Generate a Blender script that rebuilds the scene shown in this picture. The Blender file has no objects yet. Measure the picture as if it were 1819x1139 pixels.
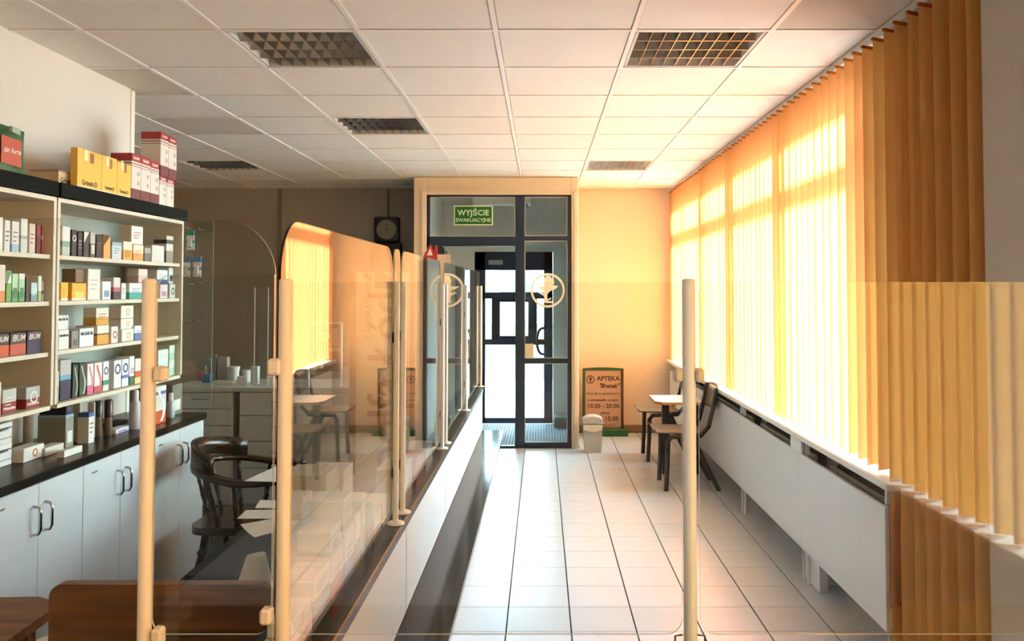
import bpy, math, random
from mathutils import Vector, Matrix
rnd = random.Random(7)
R = math.radians
sc = bpy.context.scene
COL = sc.collection

# ------------------------------------------------------------------ camera, sky, exposure
EYE = 1.58; F = 1450.0; PITCH = R(1.8); CX, CY = 962.0, 468.0
cam = bpy.data.cameras.new('camera'); camo = bpy.data.objects.new('camera', cam); COL.objects.link(camo)
camo.location = (0, 0, EYE); camo.rotation_euler = (R(90) + PITCH, 0, 0)
cam.sensor_fit = 'HORIZONTAL'; cam.sensor_width = 36; cam.lens = 36 * F / 1819
cam.shift_x = -(CX - 909.5) / 1819; cam.shift_y = -(569.5 - CY) / 1819
cam.clip_start = 0.02; cam.clip_end = 300
sc.camera = camo
w = bpy.data.worlds.new('sky'); sc.world = w; w.use_nodes = True
nt = w.node_tree; bg = nt.nodes['Background']
tc = nt.nodes.new('ShaderNodeTexCoord'); sep = nt.nodes.new('ShaderNodeSeparateXYZ'); rp = nt.nodes.new('ShaderNodeValToRGB')
nt.links.new(tc.outputs['Generated'], sep.inputs[0]); nt.links.new(sep.outputs['Z'], rp.inputs[0]); nt.links.new(rp.outputs[0], bg.inputs[0])
rp.color_ramp.elements[0].position = 0.0; rp.color_ramp.elements[0].color = (0.80, 0.93, 1.0, 1)
rp.color_ramp.elements[1].position = 0.7; rp.color_ramp.elements[1].color = (0.62, 0.82, 1.0, 1)
SKY = 16.0
bg.inputs[1].default_value = SKY
sun = bpy.data.lights.new('sun', 'SUN'); sun.energy = 36.0; sun.angle = R(7.0); sun.color = (1.0, 0.97, 0.92)
suno = bpy.data.objects.new('sun', sun); COL.objects.link(suno)
suno.rotation_euler = Vector((-0.80, 0.47, -0.36)).to_track_quat('-Z', 'Y').to_euler()   # light travels this way
sc.view_settings.view_transform = 'Standard'; sc.view_settings.look = 'None'
sc.view_settings.gamma = 1.0; sc.view_settings.use_curve_mapping = False
sc.view_settings.exposure = 1.15
sc.cycles.max_bounces = 14; sc.cycles.diffuse_bounces = 7; sc.cycles.glossy_bounces = 6
sc.cycles.transparent_max_bounces = 40; sc.cycles.transmission_bounces = 8
sc.cycles.sample_clamp_indirect = 6.0; sc.cycles.use_denoising = True

# ------------------------------------------------------------------ where a sight line meets a plane (metres)
def ray(px, py):
    a = (px - CX) / F; b = (CY - py) / F
    return Vector((a, math.cos(PITCH) - b * math.sin(PITCH), math.sin(PITCH) + b * math.cos(PITCH)))
def at_x(px, py, X): d = ray(px, py); return Vector((0, 0, EYE)) + d * (X / d.x)
def at_y(px, py, Y): d = ray(px, py); return Vector((0, 0, EYE)) + d * (Y / d.y)
def at_z(px, py, Z): d = ray(px, py); return Vector((0, 0, EYE)) + d * ((Z - EYE) / d.z)

# ------------------------------------------------------------------ materials
def lin(c):
    if isinstance(c, str):
        c = c.lstrip('#'); c = [int(c[i:i+2], 16) / 255 for i in (0, 2, 4)]
    return tuple((v / 12.92 if v <= 0.04045 else ((v + 0.055) / 1.055) ** 2.4) for v in c[:3]) + (1.0,)
_mats = {}
def mat(name, col, rough=0.5, metal=0.0, vary=0.0, scale=8.0, bump=0.0, stretch=None, spec=0.5, coat=0.0, ior=1.5):
    if name in _mats: return _mats[name]
    m = bpy.data.materials.new(name); m.use_nodes = True; t = m.node_tree; p = t.nodes['Principled BSDF']
    c = lin(col)
    p.inputs['Base Color'].default_value = c; p.inputs['Roughness'].default_value = rough; p.inputs['Metallic'].default_value = metal
    p.inputs['Specular IOR Level'].default_value = spec; p.inputs['Coat Weight'].default_value = coat; p.inputs['IOR'].default_value = ior
    if vary or bump:
        tc = t.nodes.new('ShaderNodeTexCoord'); mp = t.nodes.new('ShaderNodeMapping'); n = t.nodes.new('ShaderNodeTexNoise')
        mp.inputs['Scale'].default_value = stretch or (1, 1, 1); n.inputs['Scale'].default_value = scale; n.inputs['Detail'].default_value = 5
        t.links.new(tc.outputs['Object'], mp.inputs[0]); t.links.new(mp.outputs[0], n.inputs['Vector'])
        if vary:
            mx = t.nodes.new('ShaderNodeMix'); mx.data_type = 'RGBA'
            mx.inputs[6].default_value = tuple(v * (1 - vary) for v in c[:3]) + (1,); mx.inputs[7].default_value = tuple(min(1, v * (1 + vary)) for v in c[:3]) + (1,)
            t.links.new(n.outputs['Fac'], mx.inputs[0]); t.links.new(mx.outputs[2], p.inputs['Base Color'])
        if bump:
            b = t.nodes.new('ShaderNodeBump'); b.inputs['Strength'].default_value = bump; b.inputs['Distance'].default_value = 0.01
            t.links.new(n.outputs['Fac'], b.inputs['Height']); t.links.new(b.outputs[0], p.inputs['Normal'])
    _mats[name] = m; return m
def wood(name, c1, c2, rough=0.35, stretch=(1, 12, 12), scale=3.0):
    if name in _mats: return _mats[name]
    m = bpy.data.materials.new(name); m.use_nodes = True; t = m.node_tree; p = t.nodes['Principled BSDF']
    tc = t.nodes.new('ShaderNodeTexCoord'); mp = t.nodes.new('ShaderNodeMapping'); n = t.nodes.new('ShaderNodeTexNoise'); cr = t.nodes.new('ShaderNodeValToRGB')
    mp.inputs['Scale'].default_value = stretch; n.inputs['Scale'].default_value = scale; n.inputs['Detail'].default_value = 8; n.inputs['Distortion'].default_value = 0.6
    t.links.new(tc.outputs['Object'], mp.inputs[0]); t.links.new(mp.outputs[0], n.inputs['Vector']); t.links.new(n.outputs['Fac'], cr.inputs[0]); t.links.new(cr.outputs[0], p.inputs['Base Color'])
    cr.color_ramp.elements[0].position = 0.35; cr.color_ramp.elements[0].color = lin(c1); cr.color_ramp.elements[1].position = 0.68; cr.color_ramp.elements[1].color = lin(c2)
    p.inputs['Roughness'].default_value = rough
    _mats[name] = m; return m
def bands(name, stops, rough=0.45):
    """printed carton: colours stacked by height, stops = [(from, colour), ...] bottom to top"""
    if name in _mats: return _mats[name]
    m = bpy.data.materials.new(name); m.use_nodes = True; t = m.node_tree; p = t.nodes['Principled BSDF']
    tc = t.nodes.new('ShaderNodeTexCoord'); s = t.nodes.new('ShaderNodeSeparateXYZ'); cr = t.nodes.new('ShaderNodeValToRGB'); cr.color_ramp.interpolation = 'CONSTANT'
    t.links.new(tc.outputs['Generated'], s.inputs[0]); t.links.new(s.outputs['Z'], cr.inputs[0]); t.links.new(cr.outputs[0], p.inputs['Base Color'])
    e = cr.color_ramp.elements
    e[0].position = 0.0; e[0].color = lin(stops[0][1])
    if len(stops) == 1: e[1].position = 1.0; e[1].color = lin(stops[0][1])
    else:
        e[1].position = stops[1][0]; e[1].color = lin(stops[1][1])
        for a, c in stops[2:]:
            k = e.new(a); k.color = lin(c)
    p.inputs['Roughness'].default_value = rough
    _mats[name] = m; return m
def glass(name, tint='#fafcfb', f0=0.032, gain=1.0):
    """thin clear sheet: light goes straight through each face, the rest is mirrored by angle"""
    if name in _mats: return _mats[name]
    m = bpy.data.materials.new(name); m.use_nodes = True; t = m.node_tree; t.nodes.remove(t.nodes['Principled BSDF'])
    out = t.nodes['Material Output']; tr = t.nodes.new('ShaderNodeBsdfTransparent'); gl = t.nodes.new('ShaderNodeBsdfGlossy'); mix = t.nodes.new('ShaderNodeMixShader')
    tr.inputs[0].default_value = lin(tint); gl.inputs['Roughness'].default_value = 0.0; gl.inputs['Color'].default_value = (gain, gain, gain, 1)
    g = t.nodes.new('ShaderNodeNewGeometry'); d = t.nodes.new('ShaderNodeVectorMath'); d.operation = 'DOT_PRODUCT'
    t.links.new(g.outputs['Incoming'], d.inputs[0]); t.links.new(g.outputs['Normal'], d.inputs[1])
    def mth(op, a, b=None):
        n = t.nodes.new('ShaderNodeMath'); n.operation = op
        for i, v in enumerate((a, b)):
            if v is None: continue
            if isinstance(v, (int, float)): n.inputs[i].default_value = v
            else: t.links.new(v, n.inputs[i])
        return n.outputs[0]
    c = mth('ABSOLUTE', d.outputs['Value']); s = mth('POWER', mth('SUBTRACT', 1.0, c), 5.0)
    fr = mth('ADD', mth('MULTIPLY', s, 1 - f0), f0)
    t.links.new(fr, mix.inputs[0]); t.links.new(tr.outputs[0], mix.inputs[1]); t.links.new(gl.outputs[0], mix.inputs[2]); t.links.new(mix.outputs[0], out.inputs[0])
    _mats[name] = m; return m
def fabric_vane(name, col, tcol, tf=0.55):
    m = bpy.data.materials.new(name); m.use_nodes = True; t = m.node_tree; t.nodes.remove(t.nodes['Principled BSDF'])
    out = t.nodes['Material Output']; d = t.nodes.new('ShaderNodeBsdfDiffuse'); r = t.nodes.new('ShaderNodeBsdfTranslucent'); mix = t.nodes.new('ShaderNodeMixShader')
    tc = t.nodes.new('ShaderNodeTexCoord'); mp = t.nodes.new('ShaderNodeMapping'); n = t.nodes.new('ShaderNodeTexNoise'); mx = t.nodes.new('ShaderNodeMix'); mx.data_type = 'RGBA'
    mp.inputs['Scale'].default_value = (1, 1, 0.03); n.inputs['Scale'].default_value = 60
    t.links.new(tc.outputs['Object'], mp.inputs[0]); t.links.new(mp.outputs[0], n.inputs['Vector']); t.links.new(n.outputs['Fac'], mx.inputs[0])
    c = lin(col); mx.inputs[6].default_value = tuple(v * 0.86 for v in c[:3]) + (1,); mx.inputs[7].default_value = tuple(min(1, v * 1.12) for v in c[:3]) + (1,)
    t.links.new(mx.outputs[2], d.inputs[0]); r.inputs[0].default_value = lin(tcol); mix.inputs[0].default_value = tf
    t.links.new(d.outputs[0], mix.inputs[1]); t.links.new(r.outputs[0], mix.inputs[2]); t.links.new(mix.outputs[0], out.inputs[0])
    return m

WHITEWALL = mat('cream_wall_paint', '#dcd6cc', 0.85, vary=0.04, scale=2.0, bump=0.05)
GREYWALL = mat('grey_wall_panel', '#a39c92', 0.8, vary=0.05, scale=1.5)
ORANGEWALL = mat('warm_wall_paint', '#e2c8b4', 0.85, vary=0.03, scale=2.0)
TILECEIL = mat('mineral_ceiling_tile', '#e9e4dd', 0.95, vary=0.03, scale=14.0, bump=0.15)
STAINCEIL = mat('stained_ceiling_tile', '#cdc4b6', 0.95, vary=0.12, scale=4.0, bump=0.15)
TBAR = mat('white_ceiling_grid', '#eeebe6', 0.55)
VOID = mat('dark_ceiling_void', '#1c1a18', 0.9)
GROUT = mat('dark_tile_grout', '#3a3a3a', 0.9, vary=0.2, scale=20)
FTILE = mat('pale_glazed_floor_tile', '#c6cbd1', 0.24, vary=0.04, scale=3.0, bump=0.012)
FDARK = mat('dark_linoleum', '#2b2a27', 0.55, vary=0.15, scale=6.0)
FBEIGE = mat('beige_floor_behind', '#8d8578', 0.4, vary=0.08, scale=6.0)
WHITELAM = mat('white_laminate', '#d3d9df', 0.38, vary=0.02, scale=30.0, stretch=(1, 1, 6), bump=0.02)
GREYLAM = mat('grey_white_laminate', '#c3c5c4', 0.42, vary=0.03, scale=20.0)
SHELFEDGE = mat('cream_shelf_board', '#d8d0bd', 0.45)
SHELFBACK = mat('shelf_back_board', '#b2b8b0', 0.6, vary=0.05, scale=3)
BLACKTOP = mat('black_worktop', '#161514', 0.25, vary=0.25, scale=25.0, ior=1.3)
BLACKBOARD = mat('black_cornice_board', '#0f1412', 0.75, spec=0.1)
LEDGE = mat('black_bag_shelf_laminate', '#141515', 0.12, vary=0.2, scale=10.0, ior=1.22)
NAVYALU = mat('dark_blue_aluminium', '#12283f', 0.4)
CREAMTUBE = mat('cream_painted_tube', '#ece4d8', 0.42)
GREYTUBE = mat('grey_white_tube', '#d5e3f6', 0.35)
CLIP = mat('cream_plastic_clip', '#e6dccc', 0.45)
WHITECLIP = mat('white_plastic_clip', '#c9c5ba', 0.45)
DARKCLIP = mat('dark_metal_hook', '#23221f', 0.4, metal=0.5)
CHROME = mat('polished_chrome', '#c9cccf', 0.14, metal=1.0)
LOUVRE = mat('louvre_mirror_aluminium', '#b4afa8', 0.2, metal=1.0)
LAMPBOX = mat('white_lamp_tray', '#d8d6d2', 0.5)
TUBEGLASS = mat('unlit_white_tube', '#d5d3cc', 0.25)
RIM = mat('acrylic_rim', '#b9c4b8', 0.25)
DARKRIM = mat('dark_acrylic_rim', '#10130f', 0.3)
PANE = glass('clear_acrylic_pane')
DOORGLASS = glass('door_glass', '#eef4f4')
WINGLASS = glass('window_glass', '#eef6f4')
DARKWOOD = wood('dark_stained_wood', '#1d120b', '#3a2415', 0.22)
DESKWOOD = wood('brown_desk_wood', '#5e3b22', '#906038', 0.4, stretch=(1, 10, 14), scale=2.2)
BLACKLEG = mat('black_painted_leg', '#1e1b18', 0.4)
PLY = wood('worn_plywood', '#4c3f34', '#75644f', 0.4)
TABLETOP = mat('pale_blue_table_top', '#ccd3d4', 0.3, vary=0.03)
TABLEEDGE = mat('beech_table_edge', '#b98a5e', 0.5)
PAPER = mat('white_paper', '#e4e2dc', 0.8)
INK = mat('dark_print_ink', '#3b2a22', 0.7)
BLACKINK = mat('black_print', '#151515', 0.6)
WHITEINK = mat('white_print', '#efece6', 0.6)
GREYINK = mat('grey_print', '#8a8a88', 0.6)
SOCKET = mat('socket_plastic', '#d8d8d2', 0.4)
DARKMETAL = mat('dark_radiator_metal', '#3c3b38', 0.5, metal=0.3)

# ------------------------------------------------------------------ mesh helpers
class MB:
    def __init__(s): s.v = []; s.f = []; s.m = []; s.sm = []
    def add(s, vs, fs, mi=0, smooth=False):
        o = len(s.v); s.v += [tuple(v) for v in vs]; s.f += [tuple(i + o for i in f) for f in fs]; s.m += [mi] * len(fs); s.sm += [smooth] * len(fs); return s
    def box(s, x0, y0, z0, x1, y1, z1, mi=0, M=None):
        vs = [Vector((x, y, z)) for z in (z0, z1) for y in (y0, y1) for x in (x0, x1)]
        if M: vs = [M @ v for v in vs]
        return s.add(vs, [(0, 2, 3, 1), (4, 5, 7, 6), (0, 1, 5, 4), (2, 6, 7, 3), (0, 4, 6, 2), (1, 3, 7, 5)], mi)
    def rbox(s, x0, y0, z0, x1, y1, z1, b=0.004, mi=0, M=None):
        """box with its edges cut"""
        b = min(b, (x1 - x0) / 2.2, (y1 - y0) / 2.2, (z1 - z0) / 2.2)
        pts = []
        for z in (0, 1):
            for y in (0, 1):
                for x in (0, 1):
                    X = (x0, x1)[x]; Y = (y0, y1)[y]; Z = (z0, z1)[z]; sx = b if x == 0 else -b; sy = b if y == 0 else -b; sz = b if z == 0 else -b
                    pts += [(X, Y + sy, Z + sz), (X + sx, Y, Z + sz), (X + sx, Y + sy, Z)]
        def i(x, y, z, a): return (z * 4 + y * 2 + x) * 3 + a
        fs = []
        fs.append((i(0,0,0,0), i(0,0,1,0), i(0,1,1,0), i(0,1,0,0))); fs.append((i(1,0,0,0), i(1,1,0,0), i(1,1,1,0), i(1,0,1,0)))
        fs.append((i(0,0,0,1), i(1,0,0,1), i(1,0,1,1), i(0,0,1,1))); fs.append((i(0,1,0,1), i(0,1,1,1), i(1,1,1,1), i(1,1,0,1)))
        fs.append((i(0,0,0,2), i(0,1,0,2), i(1,1,0,2), i(1,0,0,2))); fs.append((i(0,0,1,2), i(1,0,1,2), i(1,1,1,2), i(0,1,1,2)))
        for y in (0, 1):
            for z in (0, 1): fs.append((i(0,y,z,1), i(1,y,z,1), i(1,y,z,2), i(0,y,z,2)))
        for x in (0, 1):
            for z in (0, 1): fs.append((i(x,0,z,0), i(x,1,z,0), i(x,1,z,2), i(x,0,z,2)))
            for y in (0, 1): fs.append((i(x,y,0,0), i(x,y,1,0), i(x,y,1,1), i(x,y,0,1)))
        for z in (0, 1):
            for y in (0, 1):
                for x in (0, 1): fs.append((i(x,y,z,0), i(x,y,z,1), i(x,y,z,2)))
        vs = [Vector(p) for p in pts]
        if M: vs = [M @ v for v in vs]
        return s.add(vs, fs, mi)
    def tube(s, path, r, n=12, mi=0, cap=True):
        """round bar along a path; r a number or one per point"""
        path = [Vector(p) for p in path]; rr = r if isinstance(r, (list, tuple)) else [r] * len(path)
        rings = []; up = None
        for k, p in enumerate(path):
            a = path[max(k - 1, 0)]; b = path[min(k + 1, len(path) - 1)]; d = (b - a).normalized()
            if up is None: up = Vector((0, 0, 1)) if abs(d.z) < 0.9 else Vector((1, 0, 0))
            u = d.cross(up)
            if u.length < 1e-4: u = d.cross(Vector((0, 1, 0)))
            u.normalize(); v = u.cross(d).normalized(); up = v
            rings.append([p + (u * math.cos(2 * math.pi * j / n) + v * math.sin(2 * math.pi * j / n)) * rr[k] for j in range(n)])
        vs = [q for g in rings for q in g]
        fs = [(k * n + j, k * n + (j + 1) % n, (k + 1) * n + (j + 1) % n, (k + 1) * n + j) for k in range(len(rings) - 1) for j in range(n)]
        s.add(vs, fs, mi, True)
        if cap:
            s.add(rings[0], [tuple(range(n))], mi); s.add(rings[-1], [tuple(reversed(range(n)))], mi)
        return s
    def lathe(s, prof, c, n=20, mi=0):
        c = Vector(c); vs = [c + Vector((r * math.cos(2*math.pi*j/n), r * math.sin(2*math.pi*j/n), z)) for r, z in prof for j in range(n)]
        fs = [(k * n + j, k * n + (j + 1) % n, (k + 1) * n + (j + 1) % n, (k + 1) * n + j) for k in range(len(prof) - 1) for j in range(n)]
        s.add(vs, fs, mi, True)
        s.add(vs[:n], [tuple(reversed(range(n)))], mi); s.add(vs[-n:], [tuple(range(n))], mi); return s
    def prism(s, pts, M, t, mi=0, mrim=None):
        """flat outline (u,v) pushed out by t, placed by matrix M (u, v, out)"""
        n = len(pts); a = [M @ Vector((u, v, 0)) for u, v in pts]; b = [M @ Vector((u, v, t)) for u, v in pts]
        s.add(a + b, [tuple(reversed(range(n))), tuple(range(n, 2 * n))], mi)
        s.add(a + b, [(i, (i + 1) % n, n + (i + 1) % n, n + i) for i in range(n)], mi if mrim is None else mrim); return s
    def obj(s, name, mats, parent=None, kind=None):
        me = bpy.data.meshes.new(name); me.from_pydata(s.v, [], s.f)
        for m in (mats if isinstance(mats, (list, tuple)) else [mats]): me.materials.append(m)
        me.polygons.foreach_set('material_index', s.m); me.polygons.foreach_set('use_smooth', s.sm); me.update()
        o = bpy.data.objects.new(name, me); COL.objects.link(o)
        if parent: o.parent = parent; o.matrix_parent_inverse = parent.matrix_world.inverted() if False else Matrix.Translation(-Vector(parent.location)) if parent.type == 'EMPTY' else Matrix.Identity(4)
        if kind: o['kind'] = kind
        return o
def tag(o, label, cat, group=None):
    o['label'] = label; o['category'] = cat
    if group: o['group'] = group
    return o
def thing(name, label, cat, loc=(0, 0, 0), group=None):
    o = bpy.data.objects.new(name, None); o.empty_display_size = 0.05; o.location = loc; COL.objects.link(o)
    return tag(o, label, cat, group)
def struct(name, mb, m, parent=None): return mb.obj(name, m, parent, None if parent else 'structure')
def group_struct(name, loc=(0, 0, 0)):
    o = bpy.data.objects.new(name, None); o.location = loc; o.empty_display_size = 0.05; COL.objects.link(o); o['kind'] = 'structure'; return o
FACE_X = Matrix(((0, 0, 1, 0), (1, 0, 0, 0), (0, 1, 0, 0), (0, 0, 0, 1)))      # u -> +Y, v -> +Z, out -> +X
FACE_Y = Matrix(((1, 0, 0, 0), (0, 0, -1, 0), (0, 1, 0, 0), (0, 0, 0, 1)))     # u -> +X, v -> +Z, out -> -Y
FACE_Z = Matrix.Identity(4)
def rrect(x0, y0, x1, y1, r, n=8, corners=(1, 1, 1, 1)):
    """rounded rectangle; corners = bl, br, tr, tl"""
    P = []
    for k, (cx, cy, a0) in enumerate(((x0, y0, 180), (x1, y0, 270), (x1, y1, 0), (x0, y1, 90))):
        if not corners[k]: P.append((cx, cy)); continue
        ox = cx + (r if k in (0, 3) else -r); oy = cy + (r if k in (0, 1) else -r)
        for j in range(n + 1):
            a = R(a0 + 90 * j / n); P.append((ox + r * math.cos(a), oy + r * math.sin(a)))
    return P
def text(name, s, M, size, m, parent, align='CENTER', shear=0.0, bold=0.0, spacing=1.0, depth=0.0006):
    cu = bpy.data.curves.new(name, 'FONT'); cu.body = s; cu.size = size; cu.align_x = align; cu.align_y = 'CENTER'; cu.extrude = depth / 2
    cu.shear = shear; cu.offset = bold; cu.space_character = spacing; cu.resolution_u = 2
    tmp = bpy.data.objects.new(name, cu); COL.objects.link(tmp); dg = bpy.context.evaluated_depsgraph_get(); dg.update()
    me = bpy.data.meshes.new_from_object(tmp.evaluated_get(dg)); bpy.data.objects.remove(tmp); bpy.data.curves.remove(cu)
    me.transform(M); me.materials.clear(); me.materials.append(m)
    for p in me.polygons: p.material_index = 0
    me.name = name
    o = bpy.data.objects.new(name, me); COL.objects.link(o)
    if parent:
        o.parent = parent
        if parent.type == 'EMPTY': o.matrix_parent_inverse = Matrix.Translation(-Vector(parent.location))
    return o
def T(x, y, z): return Matrix.Translation((x, y, z))

# ================================================================== the room
XL, XR, XB, YB = -2.31, 1.47, -4.6, 9.1        # left wall, blind line, far side wall, back wall
XW = 1.62                                       # inner face of the window wall
YBACK = -5.2; ZC = 2.70
fl = struct('floor', MB().box(XB, YBACK, -0.08, XW + 0.3, 9.62, -0.006), GROUT)
TX, TY = 0.302, 0.289; tx0, ty0 = -0.1645, 3.818
tm = MB().rbox(-TX/2 + .0032, -TY/2 + .0016, -0.006, TX/2 - .0032, TY/2 - .0016, 0.0, 0.0012); tile_mesh = None
def floor_tile(cx, cy, sx=1.0):
    global tile_mesh
    if tile_mesh is None:
        o = tm.obj('floor_tile', FTILE, fl); tile_mesh = o.data
    else:
        o = bpy.data.objects.new('floor_tile', tile_mesh); COL.objects.link(o); o.parent = fl
    o.location = (cx, cy, 0); o.scale = (sx, 1, 1); return o
nt_ = 0
for j in range(-1, 18):
    for i in range(-1, 7):
        x0 = tx0 + i * TX; x1 = x0 + TX; y = ty0 + (j - 0.5) * TY + TY
        if y + TY / 2 > YB + 0.02: continue
        x1c = min(x1, XW); x0c = max(x0, -0.44)
        if y > 8.15 and x0c < 0.38: x0c = 0.38
        if x1c - x0c < 0.03: continue
        floor_tile((x0c + x1c) / 2, y, (x1c - x0c) / TX); nt_ += 1
fm = MB()                                        # the tiles nearer than the ones in view, laid in one sheet
for j in range(-31, -1):
    for i in range(-9, 6):
        x0 = tx0 + i * TX; y0 = ty0 + j * TY
        if y0 > 1.5 and i < -1: continue
        fm.box(x0 + .0017, y0 + .0014, -0.006, min(x0 + TX, XW) - .0017, y0 + TY - .0014, 0)
fm.obj('floor_tiles', FTILE, fl, 'stuff')
MB().box(XB, 1.55, -0.006, -0.44, YB, -0.001).obj('linoleum', FDARK, fl)

# ceiling: grid and lay-in tiles
ce = struct('ceiling', MB().box(XB, YBACK, ZC + 0.12, XW + 0.3, 9.9, ZC + 0.2), VOID)
gx = [-0.2 + 0.6 * k for k in range(-8, 4)]; gy = [3.51 + 0.6 * k for k in range(-15, 11)]
bar_y = MB().box(-0.011, 0, ZC, 0.011, 1, ZC + 0.02); bar_x = MB().box(0, -0.011, ZC + .0005, 1, 0.011, ZC + 0.02)
first = None
for x in gx[1:]:
    o = (first := bar_y.obj('grid_bar', TBAR, ce)) if first is None else bpy.data.objects.new('grid_bar', first.data)
    if o is not first: COL.objects.link(o); o.parent = ce
    o.location = (x, YBACK, 0); o.scale = (1, YB - YBACK, 1)
f2 = None
for y in gy:
    if y > YB - 0.05: continue
    o = (f2 := bar_x.obj('grid_bar', TBAR, ce)) if f2 is None else bpy.data.objects.new('grid_bar', f2.data)
    if o is not f2: COL.objects.link(o); o.parent = ce
    o.location = (XB, y, 0); o.scale = (XW - XB, 1, 1)
LAMPS = {(-1.4, 3.51), (0.4, 3.51), (-1.4, 5.31), (0.4, 7.11), (-3.2, 7.11)}
STAIN = {(-2.6, 4.11), (-2.6, 5.31), (1.0, 2.91)}
ctm = MB().box(-0.2855, -0.2855, ZC + 0.004, 0.2855, 0.2855, ZC + 0.016); c_a = c_b = None
behind = MB()
xs = [XB] + [x for x in gx if x > XB + .02] + [XW]
ys = [y for y in gy if y < YB - 0.05] + [YB]
for a, b in zip(ys, ys[1:]):
    for p, q in zip(xs, xs[1:]):
        key = (round(p, 2), round(a, 2))
        if any(abs(p - l[0]) < .03 and abs(a - l[1]) < .03 for l in LAMPS): continue
        if a < 2.2: behind.box(p + .0145, a + .0145, ZC + .004, q - .0145, b - .0145, ZC + .016); continue
        st = any(abs(p - l[0]) < .03 and abs(a - l[1]) < .03 for l in STAIN)
        full = abs(q - p - 0.6) < .01 and abs(b - a - 0.6) < .01
        if full:
            if st: o = (c_b := ctm.obj('ceiling_tile', STAINCEIL, ce)) if c_b is None else bpy.data.objects.new('ceiling_tile', c_b.data)
            else: o = (c_a := ctm.obj('ceiling_tile', TILECEIL, ce)) if c_a is None else bpy.data.objects.new('ceiling_tile', c_a.data)
            if o.name not in COL.objects: COL.objects.link(o)
            o.parent = ce; o.location = ((p + q) / 2, (a + b) / 2, rnd.uniform(0, 0.0015))
        else:
            MB().box(p + .0145, a + .0145, ZC + .004, q - .0145, b - .0145, ZC + .016).obj('ceiling_tile', TILECEIL, ce)
behind.obj('ceiling_tiles', TILECEIL, ce, 'stuff')

# walls
wl = struct('wall_left', MB().box(XL - 0.12, YBACK, 0, XL, 4.56, ZC + .1), WHITEWALL)
MB().rbox(XL - 0.125, 4.555, 0, XL + 0.006, 4.60, ZC).obj('corner_bead', mat('white_corner_bead', '#e7e3d8', .5), wl)
struct('wall_far_side', MB().box(XB - 0.1, 4.5, 0, XB, YB + .1, ZC + .1).box(XB, 4.5, 0, XL - .12, 4.56, ZC + .1), GREYWALL)
wb = struct('wall_back', MB().box(XB, YB, 0, -1.28, YB + 0.12, ZC + .1), GREYWALL)
for px in (497, 690, 560):
    X = at_y(px, 400, YB).x
    if px != 560: MB().box(X - (0.022 if px < 600 else .004), YB - 0.014, 0.1, X + (0.022 if px < 600 else .004), YB, ZC).obj('joint_strip', mat('wall_joint', '#7e766c' if px < 600 else '#3b3733', .7), wb)
MB().box(XB, YB - 0.012, 0, -1.29, YB, 0.09).obj('baseboard', mat('brown_baseboard', '#6d5542', .6), wb)
wbr = struct('wall_back_window_side', MB().box(0.375, YB, 0, XW + .3, YB + 0.12, ZC + .1), ORANGEWALL)
struct('baseboard_back', MB().box(0.42, YB - 0.012, 0, XW, YB, 0.075), mat('tan_baseboard', '#9b7f62', .6))
struct('wall_rear', MB().box(XB, YBACK - 0.1, -.1, XW + .3, YBACK, ZC + .22), mat('dim_rear_wall', '#6b6258', .8))
# window wall: piers, parapet, lintel
WTH = 0.28; SILL = 0.80; LINT = 2.62
wins = [(3.62, 8.85), (-3.2, 0.55)]
ww = MB()
for a, b in ((YBACK, -3.2), (0.55, 3.62), (8.85, YB + .1)): ww.box(XW, a, -.1, XW + WTH, b, ZC + .1)
for a, b in wins: ww.box(XW, a, -.1, XW + WTH, b, SILL - .04).box(XW, a, LINT, XW + WTH, b, ZC + .1)
struct('wall_right', ww, WHITEWALL)
# the plain pier that closes the blind on the camera's side
Yp = at_x(1765, 500, XR).y
pier = struct('column', MB().rbox(XR - 0.03, 0.72, 0, XW, Yp, ZC, 0.006), mat('grey_pier_paint', '#b3a898', .8, vary=.05, scale=3, bump=.05))
for wi, (a, b) in enumerate(wins):
    wnd = group_struct('window_%d' % (wi + 1), (XW + .15, (a + b) / 2, SILL))
    mull = [4.74, 6.03, 7.12] if wi == 0 else [-2.2, -0.9]
    e = [a] + mull + [b]
    for m_ in mull: MB().rbox(XW + .12, m_ - .065, SILL, XW + .19, m_ + .065, LINT).obj('mullion', mat('white_window_frame', '#dcdcd8', .4), wnd)
    for z0, z1 in ((SILL, SILL + .06), (2.20, 2.31), (LINT - .06, LINT)):
        MB().box(XW + .125, a, z0, XW + .185, b, z1).obj('window_rail', _mats['white_window_frame'], wnd)
    for k, (p, q) in enumerate(zip(e, e[1:])):
        if k in (0, len(e) - 2): pass
        MB().box(XW + .15, p + .01, SILL + .05, XW + .156, q - .01, LINT - .05).obj('glass_pane', WINGLASS, wnd)
sillm = mat('white_window_sill', '#e2e3e2', .35)
struct('windowsill_far', MB().rbox(1.385, 3.30, 0.765, XW + .12, 9.08, SILL, .006), sillm)
struct('windowsill_rear', MB().rbox(1.385, -4.7, 0.765, XW + .12, 0.70, SILL, .006), sillm)

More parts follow.
